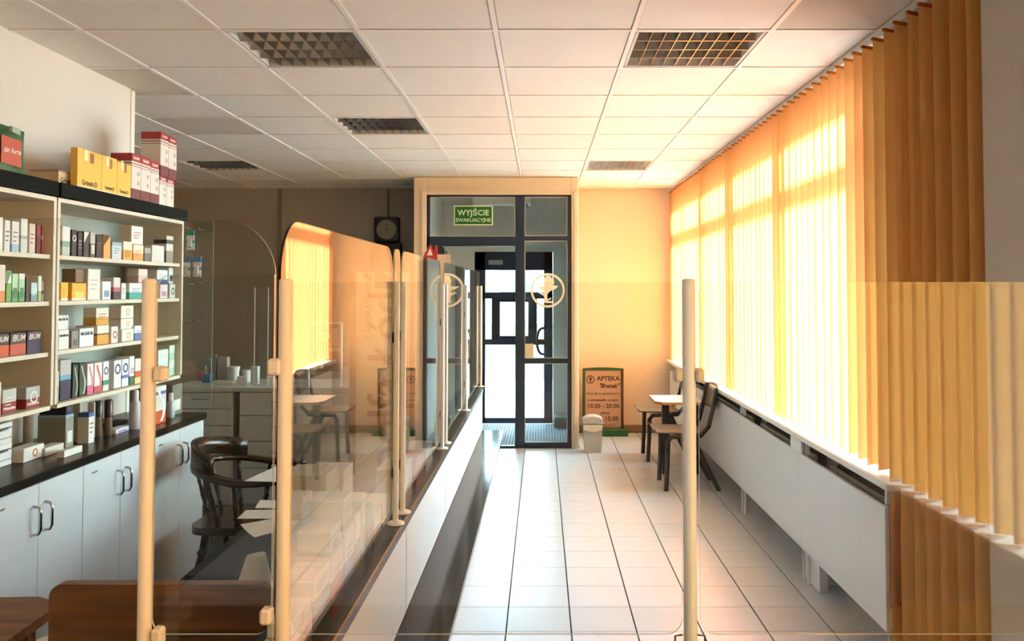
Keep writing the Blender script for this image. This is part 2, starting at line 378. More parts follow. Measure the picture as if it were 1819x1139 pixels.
# ------------------------------------------------------------------ vertical blinds
VANE = fabric_vane('orange_blind_fabric', '#cd855a', '#fce4ac', 0.5)
VANEHEM = fabric_vane('orange_blind_hem', '#b4672a', '#b4672a', 0.15)
def vane_set(name, label, y0, y1, z0, z1, ang, jitter=0.03, grp='vertical blinds'):
    t = thing(name, label, 'blind', (XR, (y0 + y1) / 2, z1), grp)
    MB().box(XR - 0.022, y0, z1 + 0.008, XR + 0.022, y1, ZC - .001).obj('headrail', mat('white_headrail', '#cfcabf', .4), t)
    v = MB()
    N = 4; wv = 0.127                                   # slightly bowed vane
    for side in (0, 1):
        pass
    pts = [((k / N - 0.5) * wv, 0.006 * (1 - (2 * k / N - 1) ** 2)) for k in range(N + 1)]
    th = 0.0008
    vs = [(a, b + s_ * th, z) for s_ in (0, 1) for z in (0.0, 1.0) for a, b in pts]; n = N + 1
    def ix(s_, z, k): return (s_ * 2 + z) * n + k
    fs = []
    for k in range(N):
        fs += [(ix(0, 0, k), ix(0, 0, k + 1), ix(0, 1, k + 1), ix(0, 1, k)), (ix(1, 0, k), ix(1, 1, k), ix(1, 1, k + 1), ix(1, 0, k + 1)),
               (ix(0, 0, k), ix(1, 0, k), ix(1, 0, k + 1), ix(0, 0, k + 1)), (ix(0, 1, k), ix(0, 1, k + 1), ix(1, 1, k + 1), ix(1, 1, k))]
    fs += [(ix(0, 0, 0), ix(0, 1, 0), ix(1, 1, 0), ix(1, 0, 0)), (ix(0, 0, N), ix(1, 0, N), ix(1, 1, N), ix(0, 1, N))]
    v.add(vs, fs)
    first = None; y = y1 - 0.055; hem = MB().box(-wv / 2 - .0005, -0.002, -0.012, wv / 2 + .0005, 0.009, 0.0); hf = None
    while y > y0 + 0.03:
        if first is None: first = v.obj('vane', VANE, t); o = first
        else: o = bpy.data.objects.new('vane', first.data); COL.objects.link(o); o.parent = t
        o.matrix_parent_inverse = Matrix.Identity(4)
        a = ang + rnd.uniform(-jitter, jitter) * 3
        o.location = (0, y - t.location.y, z0 - t.location.z + rnd.uniform(-.003, .003)); o.rotation_euler = (0, 0, a); o.scale = (1, 1, z1 - z0)
        h = (hf := hem.obj('hem', VANEHEM, o)) if hf is None else bpy.data.objects.new('hem', hf.data)
        if h is not hf: COL.objects.link(h)
        h.parent = o; h.matrix_parent_inverse = Matrix.Identity(4); h.location = (0, 0, 1.0); h.scale = (1, 1, 1 / (z1 - z0))
        y -= 0.108
    return t
vane_set('vertical_blind', 'long orange fabric vertical blind glowing over the white sill', 3.42, 9.04, 0.818, 2.655, R(22))
vane_set('vertical_blind', 'darker floor-length orange vertical blind beside the plain grey pier', Yp + .02, 3.42, 0.04, 2.655, R(22))
vane_set('vertical_blind', 'orange vertical blind on the window behind the camera', -4.6, 0.66, 0.818, 2.655, R(22))

# ------------------------------------------------------------------ louvred ceiling lamps
def lamp(x, y, label):
    t = thing('ceiling_lamp', label, 'lamp', (x + .3, y + .3, ZC), 'square louvred ceiling lamps')
    x0, y0, x1, y1 = x + .016, y + .016, x + .584, y + .584; zt = ZC + .085
    MB().box(x0, y0, zt, x1, y1, zt + .004).box(x0, y0, ZC + .003, x0 + .012, y1, zt).box(x1 - .012, y0, ZC + .003, x1, y1, zt).box(x0, y0, ZC + .003, x1, y0 + .012, zt).box(x0, y1 - .012, ZC + .003, x1, y1, zt).obj('tray', LAMPBOX, t)
    n = 4; dy = (y1 - y0 - .024) / n
    for k in range(1, n):                                     # long V reflectors between the tubes
        yc = y0 + .012 + k * dy
        MB().add([(x0 + .012, yc - .003, ZC + .006), (x0 + .012, yc + .003, ZC + .006), (x0 + .012, yc + .038, ZC + .07), (x0 + .012, yc - .038, ZC + .07),
                  (x1 - .012, yc - .003, ZC + .006), (x1 - .012, yc + .003, ZC + .006), (x1 - .012, yc + .038, ZC + .07), (x1 - .012, yc - .038, ZC + .07)],
                 [(0, 1, 2, 3), (7, 6, 5, 4), (0, 4, 5, 1), (1, 5, 6, 2), (3, 7, 4, 0)]).obj('reflector', LOUVRE, t)
    dx = (x1 - x0 - .024) / 9
    for k in range(1, 9):                                     # cross blades with a scalloped top
        xc = x0 + .012 + k * dx; P = []
        for c in range(n):
            a = y0 + .012 + c * dy
            for j in range(7):
                u = j / 6; P.append((a + u * dy, ZC + .006 + .042 - .020 * math.sin(math.pi * u)))
        P = [(y0 + .012, ZC + .005)] + P + [(y1 - .012, ZC + .005)]
        MB().prism(list(reversed(P)), Matrix.Translation((xc - .0015, 0, 0)) @ FACE_X, .003).obj('cross_blade', LOUVRE, t)
    for c in range(n):
        yc = y0 + .012 + (c + .5) * dy
        MB().tube([(x0 + .02, yc, ZC + .06), (x1 - .02, yc, ZC + .06)], .013, 10).obj('lamp_tube', TUBEGLASS, t)
lamp(-1.4, 3.51, 'big unlit louvred ceiling lamp above the glass counter')
lamp(0.4, 3.51, 'unlit louvred ceiling lamp reflecting the orange blind')
lamp(-1.4, 5.31, 'unlit louvred ceiling lamp second in line above the counter')
lamp(0.4, 7.11, 'pale distant louvred ceiling lamp close to the orange wall')
lamp(-3.2, 7.11, 'unlit louvred ceiling lamp peeping out behind the red cartons')

# ------------------------------------------------------------------ vestibule with the glazed door screen
YV = 8.15; YO = 9.62
cream = mat('cream_door_surround', '#dccdb4', .6, vary=.04, scale=3)
vs_ = group_struct('doorway')
XA = at_y(757, 500, YV).x; XZ = at_y(1015, 500, YV).x; XSL = at_y(735, 400, YV).x; XSR = at_y(1028, 700, YV).x
ZF = at_y(900, 346, YV).z
for nm, b in (('surround_post', (XSL, YV, 0, XA - .001, YV + .1, ZC)), ('surround_post', (XZ + .001, YV, 0, XSR, YV + .1, ZC)), ('surround_head', (XA - .001, YV + .002, ZF + .001, XZ + .001, YV + .1, ZC))):
    MB().rbox(*b, .004).obj(nm, cream, vs_)
MB().box(XA - .05, YV - .012, 0, XA - .028, YV, ZF + .04).box(XZ + .028, YV - .012, 0, XZ + .05, YV, ZF + .04).box(XA - .05, YV - .012, ZF + .03, XZ + .05, YV, ZF + .05).obj('architrave', cream, vs_)
vwall = mat('vestibule_grey_wall', '#d2cfc6', .7, vary=.06, scale=3)
struct('wall_vestibule', MB().box(XSL, YV + .1, 0, XSL + .1, YO, ZC).box(XSR - .06, YV + .1, 0, XSR, YO, ZC)
       .box(XSL, YO, 2.02, XSR, YO + .12, ZC + .1).box(XSL, YO, 0, -0.79, YO + .12, 2.02).box(0.135, YO, 0, XSR, YO + .12, 2.02), vwall)
def Xv(px, Y=YV): return at_y(px, 500, Y).x
def Zv(py, Y=YV): return at_y(CX, py, Y).z
d1 = group_struct('door_1', ((XA + XZ) / 2, YV, 0))
M1, M2 = Xv(915), Xv(932); D0, D1 = YV + .02, YV + .075
bars = [(XA, 0, XA + .035, ZF), (XZ - .04, 0, XZ, ZF), (M1, 0, M2, ZF), (XA, ZF - .02, XZ, ZF),
        (XA, Zv(437), M1, Zv(420)), (M2, Zv(427.5), XZ - .04, Zv(419)), (M2, Zv(646), XZ - .04, Zv(637)), (M2, 0, XZ - .04, Zv(787)), (XA, 0, M1, .02)]
for x0, z0, x1, z1 in bars: MB().rbox(x0, D0, z0, x1, D1, z1, .004).obj('frame_bar', NAVYALU, d1)
def sheet(x0, z0, x1, z1, y, m=DOORGLASS, name='glass_pane', par=d1, th=.006): return MB().box(x0, y, z0, x1, y + th, z1).obj(name, m, par)
sheet(XA + .035, Zv(420), M1, ZF - .02, YV + .045); sheet(M2, Zv(419), XZ - .04, ZF - .02, YV + .045)
sheet(M2, Zv(637), XZ - .04, Zv(427.5), YV + .045); sheet(M2, Zv(787), XZ - .04, Zv(646), YV + .045)
# beading that shows pale round the panes
bead = mat('pale_glazing_bead', '#b8bab4', .4)
for x0, z0, x1, z1 in ((XA + .035, Zv(420), M1, ZF - .02), (M2, Zv(419), XZ - .04, ZF - .02), (M2, Zv(637), XZ - .04, Zv(427.5)), (M2, Zv(787), XZ - .04, Zv(646))):
    b = .006
    MB().box(x0, D0 + .004, z0, x0 + b, D0 + .012, z1).box(x1 - b, D0 + .004, z0, x1, D0 + .012, z1).box(x0, D0 + .004, z0, x1, D0 + .012, z0 + b).box(x0, D0 + .004, z1 - b, x1, D0 + .012, z1).obj('glazing_bead', bead, d1)
# open leaf, swung back into the vestibule
LX = XA + .06
leaf = group_struct('door_2', (LX, YV + .1, 0))
zt = Zv(437) - .01
for y0, y1, z0, z1 in ((YV + .09, YV + .16, .02, zt), (YV + .85, YV + .92, .02, zt), (YV + .16, YV + .85, zt - .08, zt), (YV + .16, YV + .85, .02, .12), (YV + .16, YV + .85, .84, .92)):
    MB().rbox(LX, y0, z0, LX + .045, y1, z1, .004).obj('leaf_bar', NAVYALU, leaf)
for z0, z1 in ((.12, .84), (.92, zt - .08)): MB().box(LX + .02, YV + .16, z0, LX + .026, YV + .85, z1).obj('glass_pane', DOORGLASS, leaf)
# outer door
d3 = group_struct('door_3', (-.33, YO, 0))
def Xo(px): return at_y(px, 500, YO).x
def Zo(py): return at_y(CX, py, YO).z
OX0, OX1 = Xo(842), Xo(982)
obar = [(OX0, 0, Xo(862), 2.02), (Xo(966), 0, OX1, 2.02), (OX0, Zo(480), OX1, 2.02), (OX0, Zo(531), OX1, Zo(519)), (OX0, Zo(613), OX1, Zo(603)), (OX0, 0, OX1, Zo(743)),
        (Xo(873), Zo(603), Xo(888), Zo(531)), (Xo(938), Zo(603), Xo(954), Zo(531))]
for x0, z0, x1, z1 in obar: MB().rbox(x0, YO + .02, z0, x1, YO + .08, z1, .003).obj('frame_bar', NAVYALU, d3)
MB().rbox(Xo(888), YO + .03, Zo(603), Xo(938), YO + .07, Zo(597)).rbox(Xo(888), YO + .03, Zo(537), Xo(938), YO + .07, Zo(531)).obj('inner_frame', NAVYALU, d3)
sheet(OX0, Zo(743), OX1, 2.0, YO + .045, par=d3)
MB().rbox(Xo(868), YO - .04, Zo(470), Xo(893), YO + .02, Zo(462), .004).obj('door_closer', mat('grey_closer', '#8e8c86', .4), d3)
hp = [(Xo(966), YO + .0, Zo(583))]
for k in range(13):
    a = math.pi * k / 12; hp.append((Xo(962) - .055 * math.sin(a) ** .5 if 0 < k < 12 else Xo(962), YO - .03, Zo(583) + (Zo(629) - Zo(583)) * k / 12))
hp.append((Xo(966), YO + .0, Zo(629)))
MB().tube(hp, .016, 8).obj('handle', mat('black_pull_handle', '#141a22', .35), d3)
# card, emblem and exit sign on the inner screen
cardm = mat('beige_notice_card', '#cfc7ae', .8)
tag(MB().rbox(Xv(932.5), YV + .005, Zv(637), Xv(948), YV + .019, Zv(611), .001).obj('notice_card', cardm), 'small beige blank notice card on the dark door post', 'card')
EMB = mat('pale_frosted_film', '#efefdf', .7)
em = thing('door_emblem', 'pale round pharmacy cup emblem stuck on the glass door', 'emblem', (Xv(973), YV + .04, Zv(516)))
ec = Vector((Xv(973), YV + .044, Zv(516))); ME = Matrix.Translation(ec) @ FACE_Y; er = .172
def ring(M, r0, r1, t, name, m, par, n=48):
    b = MB(); o_ = [M @ Vector((r1 * math.cos(2*math.pi*k/n), r1 * math.sin(2*math.pi*k/n), z)) for z in (0, t) for k in range(n)]
    i_ = [M @ Vector((r0 * math.cos(2*math.pi*k/n), r0 * math.sin(2*math.pi*k/n), z)) for z in (0, t) for k in range(n)]
    fs = []
    for k in range(n):
        q = (k + 1) % n
        fs += [(n + k, n + q, 3 * n + q, 3 * n + k), (k, 2 * n + k, 2 * n + q, q), (k, q, n + q, n + k), (2 * n + k, 3 * n + k, 3 * n + q, 2 * n + q)]
    b.add(o_ + i_, fs); return b.obj(name, m, par)
ring(ME, er * .87, er, .002, 'ring', EMB, em)
s_ = er / 30.0
def em_poly(pts, name): MB().prism([((x - 500) / 11.39 * s_, (632 - y) / 11.39 * s_) for x, y in reversed(pts)], ME, .002).obj(name, EMB, em)
em_poly([(430, 400), (450, 360), (490, 340), (540, 345), (575, 375), (590, 415), (620, 430), (632, 470), (620, 510), (600, 535), (640, 540), (705, 538), (690, 570), (650, 605), (600, 625), (550, 645), (525, 670), (495, 700), (490, 780), (505, 800),
         (540, 800), (545, 778), (570, 778), (560, 805), (535, 822), (500, 820), (510, 845), (600, 845), (600, 885), (410, 880), (412, 845), (432, 830), (430, 770), (412, 730), (380, 725), (350, 700), (310, 690), (330, 665), (370, 665), (412, 690), (425, 660), (420, 630), (340, 610), (290, 580), (255, 552), (330, 552), (415, 548), (425, 500), (415, 440)], 'cup')
sg = thing('exit_sign', 'green emergency exit sign with pale lettering above the doorway', 'sign', ((Xv(805) + Xv(875)) / 2, YV + .04, Zv(383)))
X0, X1, Z0, Z1 = Xv(805), Xv(875), Zv(400), Zv(364.5)
MB().rbox(X0, YV + .036, Z0, X1, YV + .044, Z1, .001).obj('border', mat('pale_green_border', '#cfe8b8', .6), sg)
MB().box(X0 + .012, YV + .034, Z0 + .012, X1 - .012, YV + .036, Z1 - .012).obj('board', mat('exit_green', '#0e6420', .5), sg)
SGI = mat('pale_green_lettering', '#c6efc2', .6)
text('lettering', 'WYJŚCIE', Matrix.Translation(((X0 + X1) / 2, YV + .033, Z0 + .125)) @ FACE_Y, .078, SGI, sg, bold=.0015, spacing=1.02)
text('lettering', 'EWAKUACYJNE', Matrix.Translation(((X0 + X1) / 2, YV + .033, Z0 + .052)) @ FACE_Y, .050, SGI, sg, bold=.001, spacing=1.0)
# things inside the vestibule
tl = thing('vestibule_heater', 'pale boxy air heater high up inside the entrance lobby', 'heater', (-.35, YV + .9, 2.36))
X0, X1 = at_y(838, 350, YV + .8).x, at_y(943, 350, YV + .8).x; zb = at_y(900, 362, YV + .8).z
MB().rbox(X0, YV + .8, zb, X1, YV + 1.05, zb + .19, .01).obj('housing', mat('pale_heater_metal', '#cdc5b6', .5), tl)
MB().rbox(X1 - .14, YV + .84, zb - .05, X1 - .03, YV + .95, zb - .001, .006).obj('control_box', mat('blue_grey_plastic', '#8a8fb0', .4), tl)
MAT_ = mat('ribbed_grey_mat', '#4b4f55', .85)
mt = thing('entrance_mat', 'ribbed blue-grey entrance mat inside the lobby', 'mat', (-.25, 8.9, 0))
MB().box(-.98, YV + .1, -.006, XSR - .07, YO - .03, .006).obj('mat_base', MAT_, mt)
rb = MB()
for k in range(44):
    x = -.97 + k * .0295
    if x > XSR - .09: break
    rb.box(x, YV + .11, .006, x + .013, YO - .04, .012)
rb.obj('ribs', mat('pale_mat_rib', '#7c828b', .8), mt, 'stuff')
Xb = at_y(985, 760, YO - .3).x
tag(MB().rbox(Xb, YO - .36, .013, XSR - .065, YO - .1, .13, .008).obj('lobby_step', mat('brown_grey_box', '#4a443d', .7)), 'low brown box behind the glass at the lobby wall', 'box')
# outside
struct('pavement', MB().box(-12, YO + .12, -.12, 12, 14.5, -.02), mat('pale_pavement', '#b9b8b3', .8, vary=.08, scale=2))
gr = MB()
for k in range(26): gr.box(-.78 + k * .036, YO + .2, -.02, -.762 + k * .036, YO + .55, -.008)
tag(gr.obj('door_grating', mat('steel_grating', '#6c7379', .5, metal=.4)), 'slotted steel scraper grating outside the exit door', 'grating')['kind'] = 'stuff'
struct('kerb', MB().rbox(-12, 14.5, -.12, 12, 14.68, -.01), mat('kerb_stone', '#8e8d88', .8))
struct('road', MB().box(-40, 14.68, -.2, 40, 24, -.13).box(2.0, -30, -.2, 40, 14, -.13), mat('asphalt', '#6a6c6f', .85, vary=.1, scale=3))
struct('lawn', MB().box(-40, 24, -.2, 40, 60, -.1), mat('grass_green', '#5d7a4c', .9, vary=.3, scale=4))
bd = thing('building', 'pale distant building across the street outside the door', 'building', (0, 42, 0))
MB().box(-22, 40, -.1, 22, 50, 7.5).obj('wall', mat('far_facade', '#a9b5b8', .8), bd)
MB().box(-22.3, 39.7, 7.5, 22.3, 50.3, 7.9).obj('roof', mat('far_roof', '#6f6a66', .8), bd)
for k in range(14):
    for z in (1.2, 4.2): MB().box(-20 + k * 3, 39.94, z, -18.4 + k * 3, 40, z + 1.5).obj('window', mat('far_window', '#46606c', .2), bd)

# ------------------------------------------------------------------ wall cabinets along the left wall
CF = -1.86; WT = 0.90
cabY = [2.16, 2.75, 3.34, 3.93, 4.52]
for k, (a, b) in enumerate(zip(cabY, cabY[1:])):
    lab = ['white two-door base cabinet at the near end of the wall run', 'white two-door base cabinet under the stacked white cartons', 'white two-door base cabinet under the perfume bottles', 'white two-door base cabinet at the far end by the pegboard'][k]
    c = thing('base_cabinet', lab, 'cabinet', ((XL + CF) / 2, (a + b) / 2, 0), 'white base cabinets under the black worktop')
    MB().box(XL + .005, a + .001, .08, CF - .02, b - .001, WT - .035).obj('body', WHITELAM, c)
    MB().box(XL + .005, a + .001, 0, CF - .06, b - .001, .08).obj('plinth', mat('dark_plinth', '#2b2a28', .6), c)
    mid = (a + b) / 2
    for s, (p, q) in enumerate(((a + .002, mid - .0012), (mid + .0012, b - .002))):
        dr = MB().rbox(CF - .018, p, .085, CF, q, WT - .04, .0015).obj('door', WHITELAM, c)
        hy = mid - .035 if s == 0 else mid + .035; hz = WT - .115
        pth = [(CF, hy, hz), (CF + .022, hy, hz - .004), (CF + .03, hy, hz - .02), (CF + .03, hy, hz - .085), (CF + .022, hy, hz - .101), (CF, hy, hz - .105)]
        MB().tube(pth, .0052, 8).obj('handle', CHROME, dr)
        if s == 0: MB().rbox(CF, p + .06, WT - .085, CF + .002, p + .10, WT - .078, .0005).obj('lock_plate', mat('steel_lock', '#8b8d8f', .3, metal=.8), dr)
tag(MB().rbox(XL + .003, 2.16, WT - .035, CF + .012, 4.535, WT, .004).obj('wall_worktop', BLACKTOP), 'long black worktop on the white wall cabinets', 'worktop')

for k in range(4):  # unseen cupboards, added so the tall pane mirrors something dark
    y = -4.6 + k * 1.1
    t = thing('added_dark_cabinet', ['first', 'second', 'third', 'fourth'][k] + ' unseen dark cupboard from the rear wall, added to darken pane reflections', 'cabinet', (XL + .2, y + .5, 0), 'added cupboards behind the camera')
    MB().box(XL + .004, y, 0, XL + .4, y + 1.09, 2.5).obj('body', DARKWOOD, t)
    for q in (0, 1): MB().rbox(XL + .401, y + .005 + q * .545, .08, XL + .42, y + .54 + q * .545, 2.48, .002).obj('door', DARKWOOD, t)
SF = -1.98                                       # front plane of the wall shelving
ZS = [1.11, 1.325, 1.53, 1.72]; SB, ST = 1.11, 1.955
units = []
for k, (a, b) in enumerate(((2.17, 3.325), (3.335, 4.51))):
    u = thing('shelf_unit', ['cream wall shelving unit under the green pouch', 'cream wall shelving unit under the red and yellow cartons'][k], 'shelf', ((XL + SF) / 2, (a + b) / 2, WT), 'cream wall shelving units')
    MB().box(XL + .004, a, SB, XL + .014, b, ST).obj('back_panel', SHELFBACK, u)
    MB().rbox(XL + .014, a, SB, SF, a + .018, ST, .001).obj('side_panel', SHELFEDGE, u)
    MB().rbox(XL + .014, b - .018, SB, SF, b, ST, .001).obj('side_panel', SHELFEDGE, u)
    MB().rbox(XL + .014, a + .018, ST - .018, SF, b - .018, ST, .001).obj('top_panel', SHELFEDGE, u)
    for z in ZS:
        MB().rbox(XL + .014, a + .018, z - .018, SF - (.012 if z > SB + .01 else 0), b - .018, z, .001).obj('shelf', SHELFEDGE, u)
    MB().rbox(XL + .004, a, ST + .002, SF + .012, b + (.02 if k else -.004), ST + .062, .002).obj('cornice', BLACKBOARD, u)
    for x, y in ([(-2.22, 2.3), (-2.22, 2.9)] if k == 0 else [(-2.235, 3.575), (-2.20, 3.655), (-2.2, 4.42)]):
        MB().tube([(x, y, WT + .0005), (x, y, SB - .019)], .02, 14).obj('support_leg', mat('cream_round_leg', '#b7ab94', .45), u)
    units.append(u)
ZTOP = ST + .062

# pictured faces: rings, waves, diagonals
def motif(kind, o, x, y0, y1, z0, z1, col, par):
    M = Matrix.Translation((x + .0004, 0, 0)) @ FACE_X; w_ = y1 - y0; h_ = z1 - z0; m = mat('print_' + col.strip('#'), col, .5)
    if kind == 'ring': ring(Matrix.Translation((x + .0004, (y0 + y1) / 2, z0 + h_ * .68)) @ FACE_X, min(w_, h_) * .24, min(w_, h_) * .38, .0006, 'printed_ring', m, par, 20)
    elif kind == 'diag': MB().prism([(y0 + .002, z1 - .002), (y0 + .002, z0 + h_ * .55), (y1 - .002, z1 - .002)], M, .0006).obj('printed_triangle', m, par)
    elif kind == 'wave':
        P = [(y0 + w_ * (.45 + .25 * math.sin(k / 9 * 4.5)), z0 + h_ * (.06 + .86 * k / 9)) for k in range(10)]
        Q = [(a + w_ * .22, b) for a, b in reversed(P)]
        MB().prism(P[::-1] + Q[::-1], M, .0006).obj('printed_wave', m, par)
    elif kind == 'panel': MB().prism([(y0 + w_ * .2, z0 + h_ * .15), (y1 - w_ * .2, z0 + h_ * .15), (y1 - w_ * .2, z0 + h_ * .5), (y0 + w_ * .2, z0 + h_ * .5)], M, .0006).obj('printed_panel', m, par)
    elif kind == 'lines':
        b = MB()
        for k in range(3): b.prism([(y0 + w_ * .18, z0 + h_ * (.62 - .14 * k)), (y1 - w_ * (.2 + .1 * k), z0 + h_ * (.62 - .14 * k)), (y1 - w_ * (.2 + .1 * k), z0 + h_ * (.66 - .14 * k)), (y0 + w_ * .18, z0 + h_ * (.66 - .14 * k))], M, .0006)
        b.obj('printed_lines', m, par)['kind'] = 'stuff'
    elif kind == 'arc': ring(Matrix.Translation((x + .0004, y0 + w_ * .55, z0 + h_ * .5)) @ FACE_X, min(w_, h_) * .20, min(w_, h_) * .30, .0006, 'printed_arc', m, par, 16)
def carton(label, x, d, y0, y1, z0, z1, stops, mot=None, mcol='#1a2a5a', txt=None, tcol=None, tsize=None, group=None, tz=.7, shear=0, name='medicine_carton'):
    cc = Vector((x - d / 2, (y0 + y1) / 2, z0))
    root = thing(name, label, 'carton', cc, group)
    key = 'carton_' + '_'.join('%s%02d' % (c.strip('#'), int(a * 100)) for a, c in stops)
    MB().rbox(x - d, y0, z0 + .0004, x, y1, z1, .0012).obj('box', bands(key, stops), root)
    if mot: motif(mot, None, x, y0, y1, z0, z1, mcol, root)
    if txt: text('lettering', txt, Matrix.Translation((x + .0006, (y0 + y1) / 2, z0 + (z1 - z0) * tz)) @ FACE_X, min(tsize or 1, (y1 - y0) * 1.45 / len(txt)), tcol or BLACKINK, root, shear=shear, bold=.0004)
    return root
ORD = ['first', 'second', 'third', 'fourth', 'fifth', 'sixth', 'seventh', 'eighth', 'ninth', 'tenth', 'eleventh', 'twelfth', 'thirteenth', 'fourteenth']
GRP = {0: 'cartons on the bottom shelf', 1: 'cartons on the third shelf', 2: 'cartons on the second shelf', 3: 'cartons on the top shelf'}
W = '#e3e2dc'
def row(z, items, where, grp, sx=SF - .03, from_far=False):
    n = len(items); lo, hi = (2.19, 3.286) if from_far else (3.356, 4.488)
    for k, it in enumerate(items):
        x0, x1, yt, desc, stops = it[:5]; kw = it[5] if len(it) > 5 else {}
        zb = kw.pop('z0', z); off = kw.pop('off', .003 * (k % 2)); dep = kw.pop('dep', .07)
        X = sx - off
        ya = at_x(x0 + .6, 600, X).y; yb = at_x(x1 - .6, 600, X).y; ya = max(ya, lo); yb = min(yb, hi); zt = at_x((x0 + x1) / 2, yt, X).z
        lab = '%s, %s from divider, %s' % (desc, ORD[n - 1 - k if from_far else k], where)
        carton(lab, X, dep, ya, yb, zb + .0005, zt, [(0, s) if isinstance(s, str) else s for s in stops], group=grp, **kw)
PINKW = '#d9b9b2'; YEL = '#e7b23c'; NAVY = '#1f2a4d'; TEAL = '#3fa094'; GRY = '#8b8b86'; BLK = '#23262a'
RINGB = dict(mot='ring', mcol='#22335f')
# unit under the red and yellow cartons
row(ZS[3], [
  (107, 122, 402, 'tall white carton with green foot', ['#b8c4b6', (.3, '#7fa08a'), (.5, W)]),
  (124, 134, 408, 'slim charcoal carton with pale ring', ['#2d2f33'], dict(mot='ring', mcol='#d8d8d8')),
  (135, 144, 412, 'narrow black carton', ['#1b222c'], dict(mot='lines', mcol='#8fa0b0')),
  (145, 156, 411, 'black carton with white corner', ['#3a3d40', (.15, '#2a2c2e')], dict(mot='diag', mcol='#e8e6e0')),
  (157, 167, 412, 'grey carton with white head', ['#5d5f5c', (.55, '#b6b8b4')], dict(mot='panel', mcol='#d0d0c8')),
  (168, 180, 417, 'matt black carton', ['#17130f'], dict(mot='lines', mcol='#6b5a3a')),
  (181, 194, 417, 'orange carton with black corner', ['#e5a558'], dict(mot='diag', mcol='#1b1b1b')),
  (196, 214, 430, 'pale blue flat carton', ['#c6d3d8', (.8, '#8fb4c4')], dict(mot='lines', mcol='#6c8ca0')),
  (216, 233, 429, 'orange and white carton', ['#e6a758', (.55, '#e8ddc8')], dict(mot='panel', mcol='#c98a3a')),
  (234, 253, 435, 'white carton with orange foot', ['#d89c55', (.45, '#ead9bd')], dict(mot='lines', mcol='#c06a3a')),
  (254, 266, 440, 'silver grey carton', ['#6b6c68', (.6, '#a5a6a2')]),
  (267, 290, 436, 'wide plain white carton', ['#d4d3cd']),
  (293, 306, 419, 'tall dark and white carton', ['#8e8c7e', (.45, '#d9d7cd'), (.7, '#3b3937'), (.85, '#c9c7bf')]),
], 'top shelf under red cartons', GRP[3])
zt_ = at_x(245, 435, SF - .04).z
carton('small white carton standing on the orange-footed ones, top shelf', SF - .04, .06, at_x(233.5, 420, SF - .04).y, at_x(254, 420, SF - .04).y, zt_ + .001, at_x(244, 402, SF - .04).z, [(0, W)], mot='lines', mcol='#a05a50')
row(ZS[2], [
  (106, 120, 502, 'small yellow carton', [W, (.12, YEL)], dict(mot='lines', mcol='#b88a1c')),
  (126, 152, 503, 'wide yellow carton', [W, (.12, YEL)], dict(mot='panel', mcol='#f0cf74')),
  (154, 177, 478, 'tall plain white carton', ['#dddcd4'], dict(mot='lines', mcol='#b4b4ac')),
  (180, 196, 500, 'white carton with blue marks', ['#dfe4ea'], dict(mot='panel', mcol='#7c93b8')),
  (200, 213, 493, 'white and crimson carton', ['#3b2a30', (.35, '#b25a6a'), (.55, '#ddd0d0')]),
  (214, 223, 503, 'slim white carton', ['#d8e0dc'], dict(mot='lines', mcol='#6b7f6f')),
  (228, 253, 503, 'white carton with teal foot', [TEAL, (.42, '#e2e8e6')], dict(mot='lines', mcol='#4d6f8f')),
  (254, 279, 499, 'round-topped beige carton', ['#d0a87a'], dict(off=.03)),
  (283, 297, 505, 'white carton with pink disc', ['#e2d6da'], dict(mot='panel', mcol='#c48aa8')),
  (300, 319, 505, 'white carton with black dot', ['#dfe0da'], dict(mot='arc', mcol='#333333')),
], 'second shelf under red cartons', GRP[2])
def upper(label, x0, x1, yb, yt, stops, **kw):
    X = SF - .045
    return carton(label, X, .06, at_x(x0, 500, X).y, min(4.488, at_x(x1, 500, X).y), at_x((x0 + x1) / 2, yb, X).z, at_x((x0 + x1) / 2, yt, X).z, [(0, s) if isinstance(s, str) else s for s in stops], **kw)
upper('brown carton lying above the wide yellow one', 134, 153, 502, 478, ['#7b6857'])
upper('tall pinkish carton behind the teal-footed carton', 246, 262, 502.3, 478, ['#cbb3ae', (.5, '#d8cfc8')])
upper('blue and white carton stacked over the pink disc one', 279, 297.5, 504, 480, ['#3f5f8f', (.3, '#dfe8ee')], mot='lines', mcol='#5c9a66')
upper('white carton stacked over the black dot one', 300, 318, 504.2, 476, ['#e3e4df'], mot='panel', mcol='#3c4c74')
MG = dict(txt='MAGNE B6', tsize=.019)
row(ZS[1], [
  (104, 123, 586, 'lower stacked white magnesium carton', ['#dcdfe2'], dict(txt='MAGNE B6', tsize=.016)),
  (127, 140, 588, 'small grey carton with square window', ['#8f8d84'], dict(mot='panel', mcol='#5b5a55')),
  (141, 167, 583, 'wide white magnesium carton', ['#dfe3e8'], dict(txt='MAGNE B6', tsize=.024)),
  (172, 194, 578, 'orange carton with white head', ['#cf9a3c', (.5, '#6a5a3c'), (.58, '#e0ddd2')], dict(dep=.1)),
  (197, 210, 580, 'small white carton with crimson oval', ['#dfdcd8'], dict(mot='arc', mcol='#a8404a')),
  (216, 238, 585, 'lowest yellow-arc carton of three', ['#e2e1da'], dict(mot='arc', mcol='#d9bd55', dep=.1)),
  (238.5, 253, 579, 'white and blue carton', ['#5c7fb0', (.5, '#dfe4ea')], dict(mot='lines', mcol='#7a6a5a')),
], 'third shelf under red cartons', GRP[1])
upper('white magnesium carton on top of its twin', 104, 123, 585.5, 560, ['#dfe3e6'], txt='MAGNE B6', tsize=.016)
upper('orange and white carton on top of its twin', 172, 194, 577.3, 547, ['#cf9a3c', (.45, '#e0ddd2')], mot='lines', mcol='#8a6a3a')
